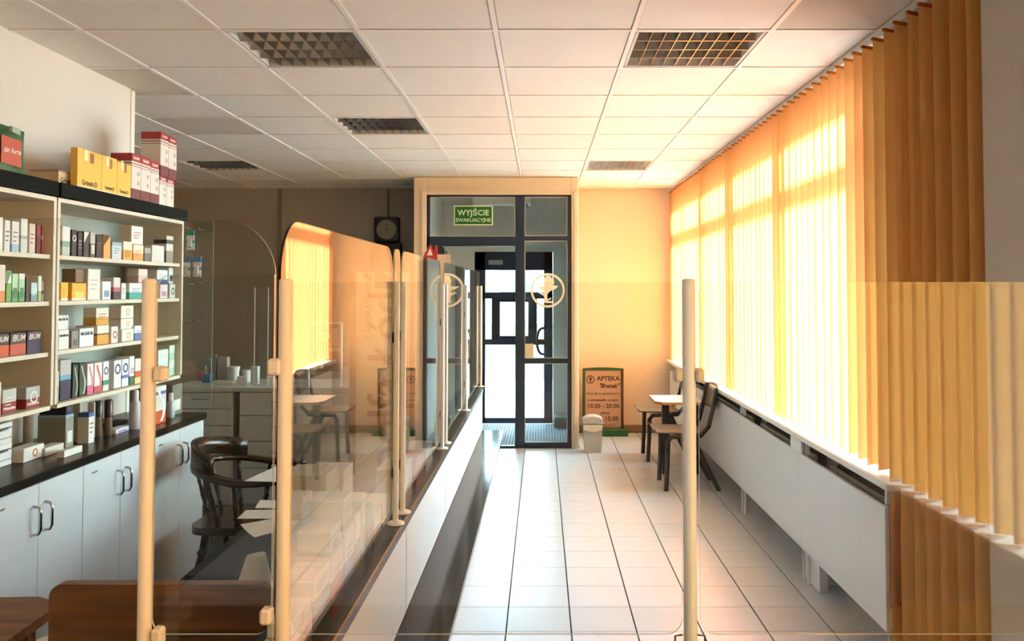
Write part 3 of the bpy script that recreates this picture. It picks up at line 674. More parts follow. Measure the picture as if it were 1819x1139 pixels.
upper('white carton with yellow arc in the middle of three', 216, 238, 584.3, 566, ['#e2e1da'], mot='arc', mcol='#d9bd55')
upper('white carton with yellow arc topmost of three', 216, 238, 565.5, 543, ['#e5e4de'], mot='arc', mcol='#d9bd55')
row(ZS[0], [
  (101, 107, 660, 'thin pale green carton', ['#8fae94', (.5, '#cdd8cc')]),
  (108, 128, 639, 'tall navy carton with pale head', [NAVY, (.5, '#6fa5c4'), (.62, '#b9bab8')], dict(dep=.1)),
  (130, 141, 647, 'dark green carton with silver wave', ['#16352c'], dict(mot='wave', mcol='#9fb8a8')),
  (142, 155, 645, 'dark green carton with broad wave', ['#1a4034'], dict(mot='wave', mcol='#b9cbbd')),
  (156, 168, 646, 'white carton with pink wave', ['#c96a8a', (.3, '#e8dfe0')], dict(mot='wave', mcol='#d47c92')),
  (168.5, 183, 644, 'white carton with red wave', ['#b8484c', (.22, '#e8dfe0')], dict(mot='wave', mcol='#cf6a6a')),
  (184, 195, 642, 'slim carton with navy ring, green foot', ['#d8dde2', (.2, '#3f8f74'), (.36, '#e2e5ea')], RINGB.copy()),
  (203, 217, 640, 'white carton with navy ring', ['#e0e3ea'], RINGB.copy()),
  (217.5, 230, 638, 'white carton with navy ring and blue band', ['#dfe3ea', (.3, '#5b6fae'), (.42, '#e2e5ea')], RINGB.copy()),
  (230.5, 240, 633, 'white carton with dark green foot', ['#2f6a50', (.3, '#e4e6ea')], dict(mot='arc', mcol='#4a5f9a')),
  (240.5, 252, 637, 'cream carton with orange square', ['#ddc58e', (.25, '#c9642f'), (.5, '#dcd8cc')]),
  (281, 300, 621, 'white carton with faint green panel', ['#b9d6c2', (.5, '#e0e6e0')], dict(mot='panel', mcol='#cfe6d6')),
  (301, 317, 613, 'pale green banded carton', ['#a9ceb8', (.25, '#d4e4d8'), (.5, '#a9ceb8'), (.75, '#d4e4d8')]),
], 'bottom shelf under red cartons', GRP[0])
# unit under the green pouch: counted from the divider towards the camera
row(ZS[3], [
  (-14, 2, 385, 'white carton', [W]), (4, 15, 391, 'white carton with grey lines', ['#d8dcdc'], dict(mot='lines', mcol='#55585a')),
  (17, 31, 393, 'white carton with sky blue foot', ['#8fb6cf', (.25, '#d5d8d4')], dict(mot='lines', mcol='#7c7c78')), (33, 46, 388, 'tallest white carton', ['#cfd6cf', (.4, '#a8a8a2'), (.5, '#dedcd4')]),
  (48, 60, 397, 'cream carton with pink lines', ['#d2c8bc'], dict(mot='lines', mcol='#a04848')), (61, 70, 399, 'dark red carton', ['#6a2428', (.6, '#8a2e32')]), (71, 84, 400, 'crimson and white carton', ['#b03a40', (.5, '#d8c0bc'), (.62, '#b03a40')]),
], 'top shelf under green pouch', 'cartons on the top shelf under the pouch', from_far=True)
row(ZS[2], [
  (-12, 8, 470, 'white carton with orange foot', ['#cf8a50', (.3, '#d4ccc0')]), (9, 19, 481, 'bright green carton', ['#6f9f58', (.6, '#dfe4dc')], dict(mot='diag', mcol='#4d8a48')),
  (19.5, 31, 486, 'mint green carton', ['#4f9a6a', (.4, '#a8d0b0')], dict(mot='panel', mcol='#3f7a50')), (31.5, 43, 486, 'mint green carton with white cap', ['#4f9a6a', (.35, '#a8d0b0'), (.8, '#dfe4dc')], dict(mot='panel', mcol='#3f7a50')),
  (44, 52, 492, 'small black carton', ['#2d302e']), (53, 65.5, 502, 'light blue carton', ['#6f98a8', (.4, '#b4d0d8')], dict(mot='lines', mcol='#dfe8ec')),
  (66, 73, 490, 'lime green and white carton', ['#a6b868', (.4, '#e0e4d4')]), (73.5, 79, 502, 'slim white carton with violet stripe', ['#d8d6d8', (.4, '#7a62a0'), (.55, '#dcdadc')]),
], 'second shelf under green pouch', 'cartons on the second shelf under the pouch', from_far=True)
IB = dict(txt='IBUM', tcol=WHITEINK, shear=.25, tz=.75)
row(ZS[1], [
  (-10, 17, 593, 'black and orange painkiller carton', ['#c85a38', (.5, '#26282c')], dict(dep=.05, txt='IBUM', tcol=WHITEINK, shear=.25, tz=.75, tsize=.034)),
  (18, 47, 591, 'black and brick red painkiller carton', ['#b8503c', (.5, '#3a2c30')], dict(dep=.05, txt='IBUM', tcol=WHITEINK, shear=.25, tz=.75, tsize=.038)),
  (48, 75, 588, 'navy painkiller carton', ['#1c2648'], dict(dep=.05, txt='IBUM', tcol=WHITEINK, shear=.25, tz=.75, tsize=.036)),
], 'third shelf under green pouch', 'painkiller cartons', from_far=True)
PY = dict(txt='PYRALGINA', tcol=WHITEINK, shear=.2, tz=.22)
row(ZS[0], [
  (-12, 5, 680, 'tan carton', ['#b8906a', (.6, '#dcd6cc')]),
  (6, 32, 691, 'silver and maroon carton', ['#8a1f24', (.45, '#b9b9b6')], dict(mot='lines', mcol='#dededb', txt='PYRALGINA', tcol=WHITEINK, tz=.2, tsize=.017)),
  (48, 91, 685, 'wide silver and maroon carton', ['#8a1f24', (.45, '#b4b4b2')], dict(mot='arc', mcol='#dededb', txt='PYRALGINA', tcol=WHITEINK, tz=.2, tsize=.026)),
], 'bottom shelf under green pouch', 'cartons on the bottom shelf under the pouch', from_far=True)

# --- on top of the shelving
po = thing('foil_pouch', 'green glossy pouch with an orange-red label on top of the shelving', 'pouch', (-2.08, 2.95, ZTOP))
ya = at_x(-60, 260, -2.07).y; yb = at_x(43, 260, -2.07).y; zt = at_x(5, 221, -2.07).z; zb = ZTOP + .001
N = 10; pv = []; 
for side in (0, 1):
    for i in range(N + 1):
        for j in range(N + 1):
            u, v = i / N, j / N
            bul = .032 * (math.sin(math.pi * u) ** .6) * (1 - v ** 3 * .95) if 0 < i < N else 0
            yy = ya + (yb - ya) * (u + (.02 * math.sin(v * 6) * (u - .5)))
            pv.append((-2.07 + (bul if side == 0 else -bul), yy, zb + (zt - zb) * v * (1 - .04 * abs(u - .5))))
pf = []
for i in range(N):
    for j in range(N):
        a = i * (N + 1) + j; q = (N + 1) ** 2
        pf += [(a, a + N + 1, a + N + 2, a + 1), (a + q, a + q + 1, a + q + N + 2, a + q + N + 1)]
for j in range(N):
    q = (N + 1) ** 2; a = j; b = N * (N + 1) + j; pf += [(a, a + 1, a + 1 + q, a + q), (b, b + q, b + 1 + q, b + 1)]
b_ = MB(); b_.add(pv, pf, 0, True); pobj = b_.obj('bag', mat('green_foil', '#2f6a40', .3, vary=.3, scale=9, bump=.2), po)
MB().prism([(yb - .19, zb + .04), (yb - .07, zb + .035), (yb - .07, zb + .14), (yb - .19, zb + .145)], Matrix.Translation((-2.07 + .033, 0, 0)) @ FACE_X, .002).obj('label', mat('orange_red_label', '#b8492c', .5), po)
text('lettering', 'zin forte', Matrix.Translation((-2.07 + .0355, yb - .125, zb + .093)) @ FACE_X, .03, WHITEINK, po, shear=.2)
MB().prism([(yb - .14, zt - .03), (yb - .09, zt - .035), (yb - .09, zt - .012), (yb - .14, zt - .008)], Matrix.Translation((-2.07 + .03, 0, 0)) @ FACE_X, .012).obj('header_patch', mat('pale_sage', '#9fb09a', .5), po)
bx = SF - .02
def topbox(label, x0, x1, yt, stops, z0=ZTOP + .0005, X=bx, **kw):
    py = 300
    return carton(label, X, kw.pop('dep', .09), at_x(x0, py, X).y, at_x(x1, py, X).y, z0, at_x((x0 + x1) / 2, yt, X).z, stops, **kw)
YC = [(0, '#e0d8b8'), (.06, '#eab94a')]
for k, (a, b, yt, lb) in enumerate(((137.5, 181, 268, 'yellow carton standing first of three next to the beige one'), (181.5, 208, 279, 'yellow carton standing in the middle of three'), (208.5, 233, 290, 'yellow carton standing last of three against the red cartons'))):
    c = topbox(lb, a, b, yt, YC, dep=.03, group='yellow cartons on the shelving', txt='Grinvit-D', tz=.16, tsize=[.034, .024, .022][k])
    ymid = (at_x(a, 300, bx).y + at_x(b, 300, bx).y) / 2; w_ = at_x(b, 300, bx).y - at_x(a, 300, bx).y
    MB().prism(rrect(ymid, ZTOP + .12, ymid + w_ * .16, ZTOP + .165, .006, 4), Matrix.Translation((bx + .0004, 0, 0)) @ FACE_X, .0006).obj('printed_bottle', mat('brown_print', '#a0603c', .5), c)
    MB().prism(rrect(ymid - w_ * .25, ZTOP + .125, ymid - w_ * .08, ZTOP + .175, .01, 4), Matrix.Translation((bx + .0004, 0, 0)) @ FACE_X, .0006).obj('printed_capsule', mat('pale_yellow_print', '#f3deaa', .5), c)
c = thing('medicine_carton', 'beige carton lying flat beside the yellow cartons', 'carton', (bx - .1, 3.38, ZTOP))
y0_, y1_ = at_x(104, 320, bx - .04).y, at_x(138, 320, bx - .04).y - .004
MB().rbox(bx - .16, y0_, ZTOP + .0005, bx - .04, y1_, at_x(130, 308, bx - .04).z, .001).obj('box', bands('beige_carton', [(0, '#cbb489'), (.9, '#8c7a68')]), c)
text('lettering', 'Grinvit-D', Matrix.Translation((bx - .0395, (y0_ + y1_) / 2, ZTOP + .025)) @ FACE_X, .03, INK, c, bold=.0006)
RC = [(0, '#6e3034'), (.24, '#d9d2ca'), (.72, '#b5544e'), (.735, '#d9d2ca'), (.77, '#6a4844'), (.79, '#d9d2ca'), (.83, '#a32a2c')]
RC2 = [(0, '#d9d2ca'), (.72, '#b5544e'), (.735, '#d9d2ca'), (.77, '#6a4844'), (.79, '#d9d2ca'), (.84, '#a32a2c')]
def redbox(label, x0, x1, yt, z0=None, stops=RC, X=bx):
    c = topbox(label, x0, x1, yt, stops, z0=z0 if z0 is not None else ZTOP + .0005, X=X, group='red and white cartons on the shelving', txt='Kardiol', tcol=WHITEINK, tz=.91, dep=.105, tsize=.022)
    z = (z0 or ZTOP); ztop = at_x((x0 + x1) / 2, yt, X).z; ya_, yb_ = at_x(x0, 300, X).y, at_x(x1, 300, X).y
    for f in (.38, .58): ring(Matrix.Translation((X + .0004, ya_ + (yb_ - ya_) * .72, z + (ztop - z) * f)) @ FACE_X, .006, .010, .0006, 'printed_ring', GREYINK, c, 14)
    return c
redbox('red-topped carton at the end beside the yellow ones', 234, 250.5, 274)
redbox('red-topped carton second of the lower row', 251, 267.5, 280)
redbox('red-topped carton third of the lower row', 268, 283, 287)
redbox('red-topped carton fourth of the lower row, maroon head hidden', 284, 296.5, 314, stops=RC2)
redbox('red-topped carton last of the lower row at the shelf end', 297, 309.5, 319, stops=RC2)
z2 = at_x(290, 314, bx).z + .001
redbox('tall red-topped carton stacked above the fourth', 285, 299, 236, z0=at_x(290.5, 314, bx).z + .001)
redbox('tall red-topped carton stacked at the shelf end', 299.5, 313.5, 243, z0=at_x(303.5, 319, bx).z + .001)

# --- on the black wall worktop
def wt(px, py): return at_z(px, py, WT)
def wbox(label, px, py, wy, dx, h, stops, name='medicine_carton', **kw):
    p = wt(px, py)       # near-front-bottom corner on the worktop
    return carton(label, p.x, dx, p.y, p.y + wy, WT + .0004, WT + h, stops, name=name, **kw)
def bottle(name, label, px, py, r, h, body, cap, capf=.25, cat='bottle', neck=.6, flat=False):
    p = wt(px, py); t = thing(name, label, cat, (p.x, p.y, WT))
    zc = WT + h * (1 - capf)
    MB().lathe([(r * .9, .0005), (r, .004), (r, h * (1 - capf) - .012), (r * neck, h * (1 - capf))], (p.x, p.y, WT)).obj('body', body, t)
    MB().lathe([(r * neck, h * (1 - capf)), (r * neck * 1.05, h * .97), (r * neck * .8, h)], (p.x, p.y, WT)).obj('cap', cap, t); return t
LAM = [(0, '#dedede'), (.25, '#8a8c90'), (.3, '#dedede'), (.7, '#6d7074'), (.78, '#dedede')]
for k, (py_, lb) in enumerate(((0, 'lower'), (1, 'upper'))):
    p = wt(4, 833)
    for s in (0, 1):
        carton('%s white carton with grey print, %s' % (lb, ['far from the flat cartons', 'beside the flat cartons'][s]), p.x - .02, .09, p.y - .14 + s * .115, p.y - .03 + s * .115, WT + .0005 + k * .083, WT + .0825 + k * .083, LAM, group='stacked white cartons on the worktop', txt='Laticort', tz=.72, tsize=.024)
wbox('flat white carton with orange flame mark on the worktop', 42, 823, .13, .06, .055, [(0, '#dcdcd8')], mot='arc', mcol='#c96a3a')
p = wt(80, 812); carton('thin white carton lying on the worktop by the grey pole', p.x, .05, p.y, p.y + .13, WT + .0005, WT + .034, [(0, '#d4d2ca')])
p = wt(96, 815); carton('thin white carton lying nearest the black worktop edge', p.x + .035, .03, p.y + .01, p.y + .14, WT + .0005, WT + .028, [(0, '#e0dfda')])
p = wt(116, 797)
carton('big grey-green carton under the navy one', p.x, .12, p.y, p.y + .06, WT + .0005, WT + .14, [(0, '#8a8b80'), (.92, '#8fb2cc')], mot='panel', mcol='#d6d9d8')
carton('navy carton lying on the big grey-green one', p.x - .002, .115, p.y + .004, p.y + .056, WT + .141, WT + .187, [(0, '#1f2138')], mot='lines', mcol='#8a8fb0')
p = wt(147, 787); carton('tall thin cream carton beside the perfume bottles', p.x - .02, .05, p.y + .01, p.y + .03, WT + .0005, WT + .187, [(0, '#c0b8a0')], mot='lines', mcol='#8a6a3a')
p = wt(157, 789); carton('small white carton with blue top on the worktop', p.x, .05, p.y, p.y + .045, WT + .0005, WT + .135, [(0, '#dcdcd6'), (.86, '#3b5f9a')], mot='lines', mcol='#55585a')
bottle('perfume_bottle', 'glass perfume bottle with dark teal cap', 174, 776, .018, .165, mat('smoky_glass', '#6c5a4c', .12, spec=.8), mat('teal_cap', '#16333a', .25), .45, neck=.95)
bottle('perfume_bottle', 'glass perfume bottle with maroon cap', 192, 773, .018, .165, _mats['smoky_glass'], mat('maroon_cap', '#3a1420', .25), .5, neck=.95)
p = wt(182, 778); carton('slim white carton standing between the perfume bottles', p.x - .04, .03, p.y + .0, p.y + .03, WT + .0005, WT + .16, [(0, '#cfc9c4')])
p = wt(206, 772); carton('flat white and violet carton lying on the worktop', p.x, .05, p.y, p.y + .12, WT + .0005, WT + .022, [(0, '#cfd2d8')], mot='panel', mcol='#7a70b0')
p = wt(203, 757); tag(MB().rbox(p.x - .06, p.y, WT + .0004, p.x, p.y + .14, WT + .012, .002).obj('phone', BLACKINK), 'thin black device lying behind the flat violet carton', 'phone')
bottle('lotion_bottle', 'tall white lotion bottle behind the cream pole', 240, 762, .027, .188, mat('white_bottle_plastic', '#cfcdd2', .35), mat('white_cap_plastic', '#d9d9dc', .35), .28, neck=.5)
p = wt(275, 756)
c = carton('orange and white carton with blue top on the far worktop', p.x, .06, p.y, p.y + .12, WT + .0005, WT + .188, [(0, '#cf5426'), (.35, '#d8d4d0'), (.78, '#3d62a8'), (.86, '#e2e2e2')], mot='wave', mcol='#e6e2dc')
bottle('lotion_bottle', 'small clear bottle with white cap beside the orange carton', 303, 742, .02, .13, mat('pale_bottle', '#b9c2c8', .2), _mats['white_cap_plastic'], .3)
p = wt(306, 741); carton('tall grey and white carton at the end of the worktop', p.x - .01, .09, p.y + .02, p.y + .14, WT + .0005, WT + .165, [(0, '#74756e')], mot='panel', mcol='#dcdcd8')
for k in range(3):
    p = at_z(288 + k * 14, 668 - k, 1.15)
# pegboard with hanging packs
pg = thing('pegboard', 'clear hook panel with steel hooks at the end of the shelving', 'pegboard', (-2.3, 4.95, .9))
YP = 4.95
MB().prism(rrect(-2.36, .0, at_y(378, 500, YP).x, 2.0, .02, 4), Matrix.Translation((0, YP + .006, 0)) @ FACE_Y, .006, 0, 1).obj('panel', [PANE, mat('dim_rim', '#6a6a62', .4)], pg)
for hx, hy in ((332, 405), (357, 408), (338, 455), (357, 457), (340, 505), (357, 503), (371, 500), (335, 571), (357, 571)):
    q = at_y(hx, hy, YP - .03)
    MB().tube([(q.x, YP, q.z), (q.x, YP - .05, q.z), (q.x, YP - .06, q.z + .008)], .0028, 6).obj('hook', CHROME, pg)
for k, (hx, y0p, y1p, c1, c2, lb) in enumerate(((338, 410, 444, '#3f9f95', '#d8dcd8', 'teal and white blister pack hanging on the upper peg hook'), (330, 458, 492, '#4d86b8', '#dfe2e0', 'blue and white blister pack tucked against the shelving'), (350, 457, 492, '#3a78b4', '#dcd8d4', 'blue-topped blister pack hanging alone on the pegboard'))):
    q = at_y(hx, y0p, YP - .05); q2 = at_y(hx, y1p, YP - .05)
    t = thing('blister_pack', lb, 'pack', (q.x, YP - .045, q2.z), 'hanging blister packs')
    MB().rbox(q.x - .024, YP - .05, q2.z, q.x + .024, YP - .044, q.z, .001).obj('card', bands('pack%d' % k, [(0, c2), (.35, c1), (.5, c2), (.75, c1)]), t)
    MB().rbox(q.x - .016, YP - .066, q2.z + .012, q.x + .016, YP - .0505, q2.z + .07, .006).obj('blister', mat('clear_white_plastic', '#c9cecb', .15), t)

# ------------------------------------------------------------------ low drawer cabinets at the back of the workroom
IY0, IY1 = 5.7, 6.25; IT = .895
ex = [at_y(p_, 700, IY0).x for p_ in (300, 413, 425, 498, 572, 615, 622)]
def drawers(x0, x1, zs, label, grip=True):
    c = thing('drawer_cabinet', label, 'cabinet', ((x0 + x1) / 2, IY1, 0), 'grey-white drawer cabinets of the workroom')
    MB().box(x0, IY0 + .02, .08, x1, IY1, IT - .03).obj('body', GREYLAM, c)
    MB().box(x0 + .01, IY0 + .05, 0, x1 - .01, IY1, .08).obj('plinth', mat('dark_plinth', '#2b2a28', .6), c)
    for a, b in zip(zs, zs[1:]):
        d = MB().rbox(x0 + .003, IY0, b + .004, x1 - .003, IY0 + .018, a - .004, .0015).obj('drawer', GREYLAM, c)
        if grip:
            xm = (x0 + x1) / 2; zc = a - (a - b) * .4
            MB().tube([(xm - .055, IY0, zc), (xm - .05, IY0 - .022, zc), (xm + .05, IY0 - .022, zc), (xm + .055, IY0, zc)], .004, 6).obj('handle', CHROME, d)
drawers(ex[0], ex[1], [IT - .03, .745, .63, .51, .39, .24, .09], 'narrow grey cabinet of six shallow drawers')
drawers(ex[2], ex[4] - .012, [IT - .03, .70, .52, .34, .09], 'wide grey cabinet of four deep drawers')
drawers(ex[4] - .008, ex[6], [IT - .03, .70, .4, .09], 'grey drawer cabinet beside the rolled banner', False)
tag(MB().rbox(ex[0] - .02, IY0 - .012, IT - .03, ex[6] + .02, IY1 + .01, IT, .003).obj('cabinet_top', mat('pale_grey_top', '#b9bab4', .3)), 'pale grey top running over the drawer cabinets', 'worktop')
def on_top(px, py): return at_z(px, py, IT)
cm = mat('white_jar_plastic', '#d6d8d8', .35)
def small(label, px, py, w_, d, h, col, name='small_carton'):
    p = on_top(px, py); o = MB().rbox(p.x - w_ / 2, p.y, IT + .0004, p.x + w_ / 2, p.y + d, IT + h, .002).obj(name, mat('box_' + col.strip('#'), col, .5)); return tag(o, label, 'carton', 'small cartons on the drawer cabinets')
small('small blue carton on the drawer cabinets', 366, 680, .06, .06, .06, '#3d6f94'); small('grey carton standing behind the blue one', 369, 672, .05, .05, .15, '#8e8f90')
small('tall thin grey carton on the drawer cabinets', 379, 675, .03, .04, .19, '#84857f'); small('wide silver carton with dark bands on the drawer cabinets', 394, 675, .075, .06, .17, '#9c9f9f')
small('white notepad lying on the drawer cabinets', 396, 684, .12, .07, .02, '#cfcfc8'); small('small white card box near the jars', 428, 684, .06, .05, .06, '#dcdce0')
small('white striped carton standing by the acrylic clip', 451, 684, .05, .05, .13, '#c9cccb'); small('small pink-lidded carton on the drawer cabinets', 353, 676, .04, .04, .07, '#a0605c')
small('low grey carton beside the pink-lidded one', 360, 674, .03, .04, .10, '#8d9190'); small('small white carton behind the framed poster', 616, 680, .05, .05, .11, '#d9cdb6')
for k, (px, py, r, h, lb) in enumerate(((412, 676, .042, .10, 'squat white jar with wide rim on the drawer cabinets'), (435, 679, .04, .085, 'second squat white jar beside the card box'), (474, 684, .016, .06, 'clear little vial on the drawer cabinets'), (481, 684, .016, .055, 'clear little vial beside its twin near the post'))):
    p = on_top(px, py); t = thing('jar', lb, 'jar', (p.x, p.y, IT), 'jars on the drawer cabinets')
    MB().lathe([(r * .82, .0005), (r * .9, h * .8)], (p.x, p.y + .04, IT)).obj('body', cm, t); MB().lathe([(r, h * .8), (r, h)], (p.x, p.y + .04, IT)).obj('lid', cm, t)
ra = at_y(453, 511, IY0 + .12); rb_ = at_y(477, 513, IY0 + .12)
ast = thing('acrylic_stand', 'narrow clear acrylic stand with bright edges on the drawer cabinets', 'stand', (ra.x, IY0 + .12, IT))
MB().prism(rrect(ra.x, IT + .001, rb_.x, ra.z, .004, 2), Matrix.Translation((0, IY0 + .124, 0)) @ FACE_Y, .004).obj('sheet', PANE, ast)
for x in (ra.x, rb_.x): MB().rbox(x - .004, IY0 + .117, IT + .0005, x + .004, IY0 + .1195, ra.z, .001).obj('edge', mat('bright_acrylic_edge', '#e6e9e2', .3), ast)
# framed poster on the drawer cabinet
q0 = at_y(545, 690, IY0 + .08); q1 = at_y(608, 573, IY0 + .08); zz = IT + .001
fp = thing('framed_poster', 'white framed brown product poster standing on the drawer cabinets', 'poster', ((q0.x + q1.x) / 2, IY0 + .1, IT))
MB().box(q0.x, IY0 + .08, zz, q0.x + .014, IY0 + .095, q1.z).box(q1.x - .014, IY0 + .08, zz, q1.x, IY0 + .095, q1.z).box(q0.x, IY0 + .08, q1.z - .012, q1.x, IY0 + .095, q1.z).obj('frame', mat('white_frame', '#d9d9d6', .3), fp)
zc_ = at_y(575, 660, IY0 + .08).z; zm_ = at_y(575, 620, IY0 + .08).z
MB().box(q0.x + .014, IY0 + .085, zc_, q1.x - .014, IY0 + .09, q1.z - .012).obj('print', bands('poster_print', [(0, '#4d3526'), (.42, '#9b968c'), (.5, '#5c5348')]), fp)
ring(Matrix.Translation(((q0.x + q1.x) / 2 - .0, IY0 + .0845, zm_ + .09)) @ FACE_Y, .022, .032, .001, 'printed_ring', WHITEINK, fp, 20)
MB().rbox(q1.x - .07, IY0 + .083, zm_ + .02, q1.x - .035, IY0 + .085, q1.z - .04, .0005).obj('printed_tube', mat('grey_tube_print', '#a7a49c', .5), fp)
for a in (.02, .075): MB().prism(rrect(q0.x + a + .02, zc_ + .02, q0.x + a + .04, zc_ + .06, .006, 3), Matrix.Translation((0, IY0 + .0848, 0)) @ FACE_Y, .001).obj('printed_jar', WHITEINK, fp)
# dark square fixture with a round face on the back wall
wf = thing('wall_clock', 'dark square wall clock with a round grey face', 'clock', (-1.75, YB, 2.1))
A = at_y(665, 386, YB - .1); B_ = at_y(708, 430, YB - .1)
MB().rbox(A.x, YB - .1, B_.z, B_.x, YB - .002, A.z, .008).obj('case', mat('navy_case', '#11131c', .4), wf)
cc = Vector(((A.x + B_.x) / 2, YB - .1, (A.z + B_.z) / 2))
MB().prism([(.108 * math.cos(2 * math.pi * k / 32), .108 * math.sin(2 * math.pi * k / 32)) for k in range(32)], Matrix.Translation(cc) @ FACE_Y, .006).obj('face', mat('yellow_grey_face', '#8f8c7a', .4, vary=.2, scale=9), wf)
MB().box(cc.x - .003, YB - .109, cc.z, cc.x + .003, YB - .107, cc.z + .08).obj('hand', BLACKINK, wf); MB().box(cc.x, YB - .109, cc.z - .003, cc.x + .055, YB - .107, cc.z + .003).obj('hand', BLACKINK, wf)
MB().tube([(cc.x, YB - .02, A.z), (cc.x, YB - .02, ZC)], .004, 6).obj('cable', BLACKINK, wf)
tag(MB().rbox(A.x - .02, YB - .16, B_.z - .62, B_.x + .03, YB - .003, B_.z - .012, .006).obj('wall_box', mat('black_box_metal', '#14110f', .5)), 'tall black cabinet box on the wall below the clock', 'box')

# ------------------------------------------------------------------ roll-up banners behind the counter
YBN = 5.6
def banner(px0, px1, pyt, Y, label, big, small_, border):
    a = at_y(px0, pyt, Y); b = at_y(px1, pyt, Y)
    t = thing('rollup_banner', label, 'banner', ((a.x + b.x) / 2, Y, 0), 'roll-up banners behind the counter')
    MB().rbox(a.x, Y, .08, b.x, Y + .004, a.z, .0008).obj('sheet', mat('cream_banner_sheet', '#d8cbb4', .6), t)
    MB().rbox(a.x - .01, Y - .06, 0, b.x + .01, Y + .06, .075, .015).obj('cassette', mat('grey_cassette', '#8b8a86', .35, metal=.5), t)
    if border: MB().box(a.x - .0, Y - .0012, .08, a.x + .045, Y - .0002, a.z).obj('edge_stripe', mat('rust_stripe', '#8a4326', .6), t)
    RM = Matrix.Rotation(R(90), 4, 'Z'); ink = mat('brown_banner_print', '#8a6a50', .6)
    if big: text('lettering', big, Matrix.Translation((b.x - .16, Y - .001, 1.05)) @ FACE_Y @ RM, .32, ink, t, bold=.004)
    if small_: text('lettering', small_, Matrix.Translation((a.x + .13, Y - .001, 1.45)) @ FACE_Y @ RM, .06, ink, t)
banner(622, 728, 483, YBN, 'cream banner with brown lettering running upwards behind the glass', 'polfa Łódź', 'LABORATORIA', True)
banner(742, 800, 452, 7.0, 'narrow pale banner with a dark red edge nearer the door', None, None, False)
rs = thing('warning_display', 'red stand-up display with a white triangle peeping over the glass', 'display', (-1.0, 6.7, 0))
q = at_y(765, 445, 6.6)
MB().prism([(q.x - .055, q.z - .08), (q.x + .055, q.z - .08), (q.x + .055, q.z + .04), (q.x + .035, q.z + .04), (q.x + .03, q.z - .02), (q.x, q.z + .05), (q.x - .05, q.z - .03)], Matrix.Translation((0, 6.6, 0)) @ FACE_Y, .01).obj('header', mat('red_card', '#b8322e', .6), rs)
MB().prism([(q.x - .03, q.z - .04), (q.x + .018, q.z - .04), (q.x - .002, q.z + .02)], Matrix.Translation((0, 6.589, 0)) @ FACE_Y, .002).obj('printed_triangle', WHITEINK, rs)
MB().rbox(q.x - .16, 6.6, 0, q.x + .06, 6.72, q.z - .08, .004).obj('body', mat('dark_maroon_card', '#3a1a1c', .6), rs)
dk = thing('monitor', 'dark monitor with rounded corner behind the counter glass near the door', 'monitor', (-.95, 7.3, .9))
a = at_y(765, 438, 7.3); b = at_y(790, 462, 7.3)
MB().prism(rrect(a.x, b.z - .18, b.x, a.z, .03), Matrix.Translation((0, 7.3, 0)) @ FACE_Y, .04).obj('screen', mat('dark_screen_case', '#25282c', .4), dk)
MB().rbox((a.x + b.x) / 2 - .015, 7.27, 0, (a.x + b.x) / 2 + .015, 7.30, b.z - .17, .003).obj('stand', BLACKLEG, dk)
MB().rbox((a.x + b.x) / 2 - .1, 7.2, 0, (a.x + b.x) / 2 + .1, 7.4, .012, .003).obj('foot', BLACKLEG, dk)

# ------------------------------------------------------------------ the long customer counter
CXF = -0.41; CT = 0.885; CY0, CY1 = 1.47, 5.75
ct = thing('service_counter', 'long white service counter with a thin black top', 'counter', (CXF - .3, (CY0 + CY1) / 2, 0))
MB().rbox(CXF - .16, CY0, CT - .03, CXF, CY1, CT, .003).obj('top', BLACKTOP, ct)
jy = [CY0] + [at_x(p_, 1000, CXF).y for p_ in (724, 793, 832)] + [CY1 - .01]
for a, b in zip(jy, jy[1:]): MB().rbox(CXF - .02, a + .006, 0.595, CXF - .004, b - .006, CT - .031, .001).obj('front_panel', WHITELAM, ct)
for a, b in zip(jy, jy[1:]): MB().rbox(CXF - .02, a + .003, 0.02, CXF - .004, b - .003, .568, .001).obj('lower_panel', WHITELAM, ct)
MB().box(CXF - .155, CY0 + .01, 0, CXF - .022, CY1 - .012, CT - .031).obj('body', mat('dark_brown_laminate', '#2c2521', .5), ct)
bs = thing('bag_shelf', 'glossy black bag shelf along the front of the counter', 'shelf', (CXF + .07, 3.5, .57))
jy2 = jy[2]
MB().prism([(CXF - .003, CY0), (-.262, CY0), (-.262, jy2 - .003), (CXF - .003, jy2 - .003)], Matrix.Translation((0, 0, .57)), .022).obj('shelf_board', LEDGE, bs)
P = [(CXF - .003, jy2), (-.262, jy2), (-.262, CY1), (CXF - .003, CY1)]
MB().prism(P, Matrix.Translation((0, 0, .569)), .022).obj('shelf_board', LEDGE, bs)
for y in (2.0, jy2 - .5, jy2 + .5, CY1 - .3): MB().rbox(CXF - .003, y, .48, CXF + .1, y + .018, .569, .002).obj('bracket', DARKMETAL, bs)

# tall panes along the counter and their posts
def pane(name, label, M, u0, v0, u1, v1, r, th, corners, group, rim=RIM, cat='screen'):
    o = MB().prism(rrect(u0, v0, u1, v1, r, 10, corners), M, th, 0, 1).obj(name, [PANE, rim]); return tag(o, label, cat, group)
def post(x, y, z0, z1, r, m, label, grp, base=True, disc=.026):
    t = thing('screen_post', label, 'post', (x, y, z0), grp)
    if base: MB().lathe([(disc, .0004), (disc, .004), (disc * .9, .006), (r * 1.4, .007)], (x, y, z0), 20).obj('base_disc', m, t)
    MB().lathe([(r, .006), (r, z1 - z0 - .003), (r * .75, z1 - z0)], (x, y, z0), 20).obj('tube', m, t); return t
XPn = -0.447; PT = 1.702
gp = 'acrylic panes along the counter'; gpo = 'cream posts along the counter'
py_ = [1.39, at_x(707, 500, XPn).y]
post_px = [704, 716, 786, 792, 828, 854]
PY_ = [at_x(p_, 700, -.432).y for p_ in post_px]
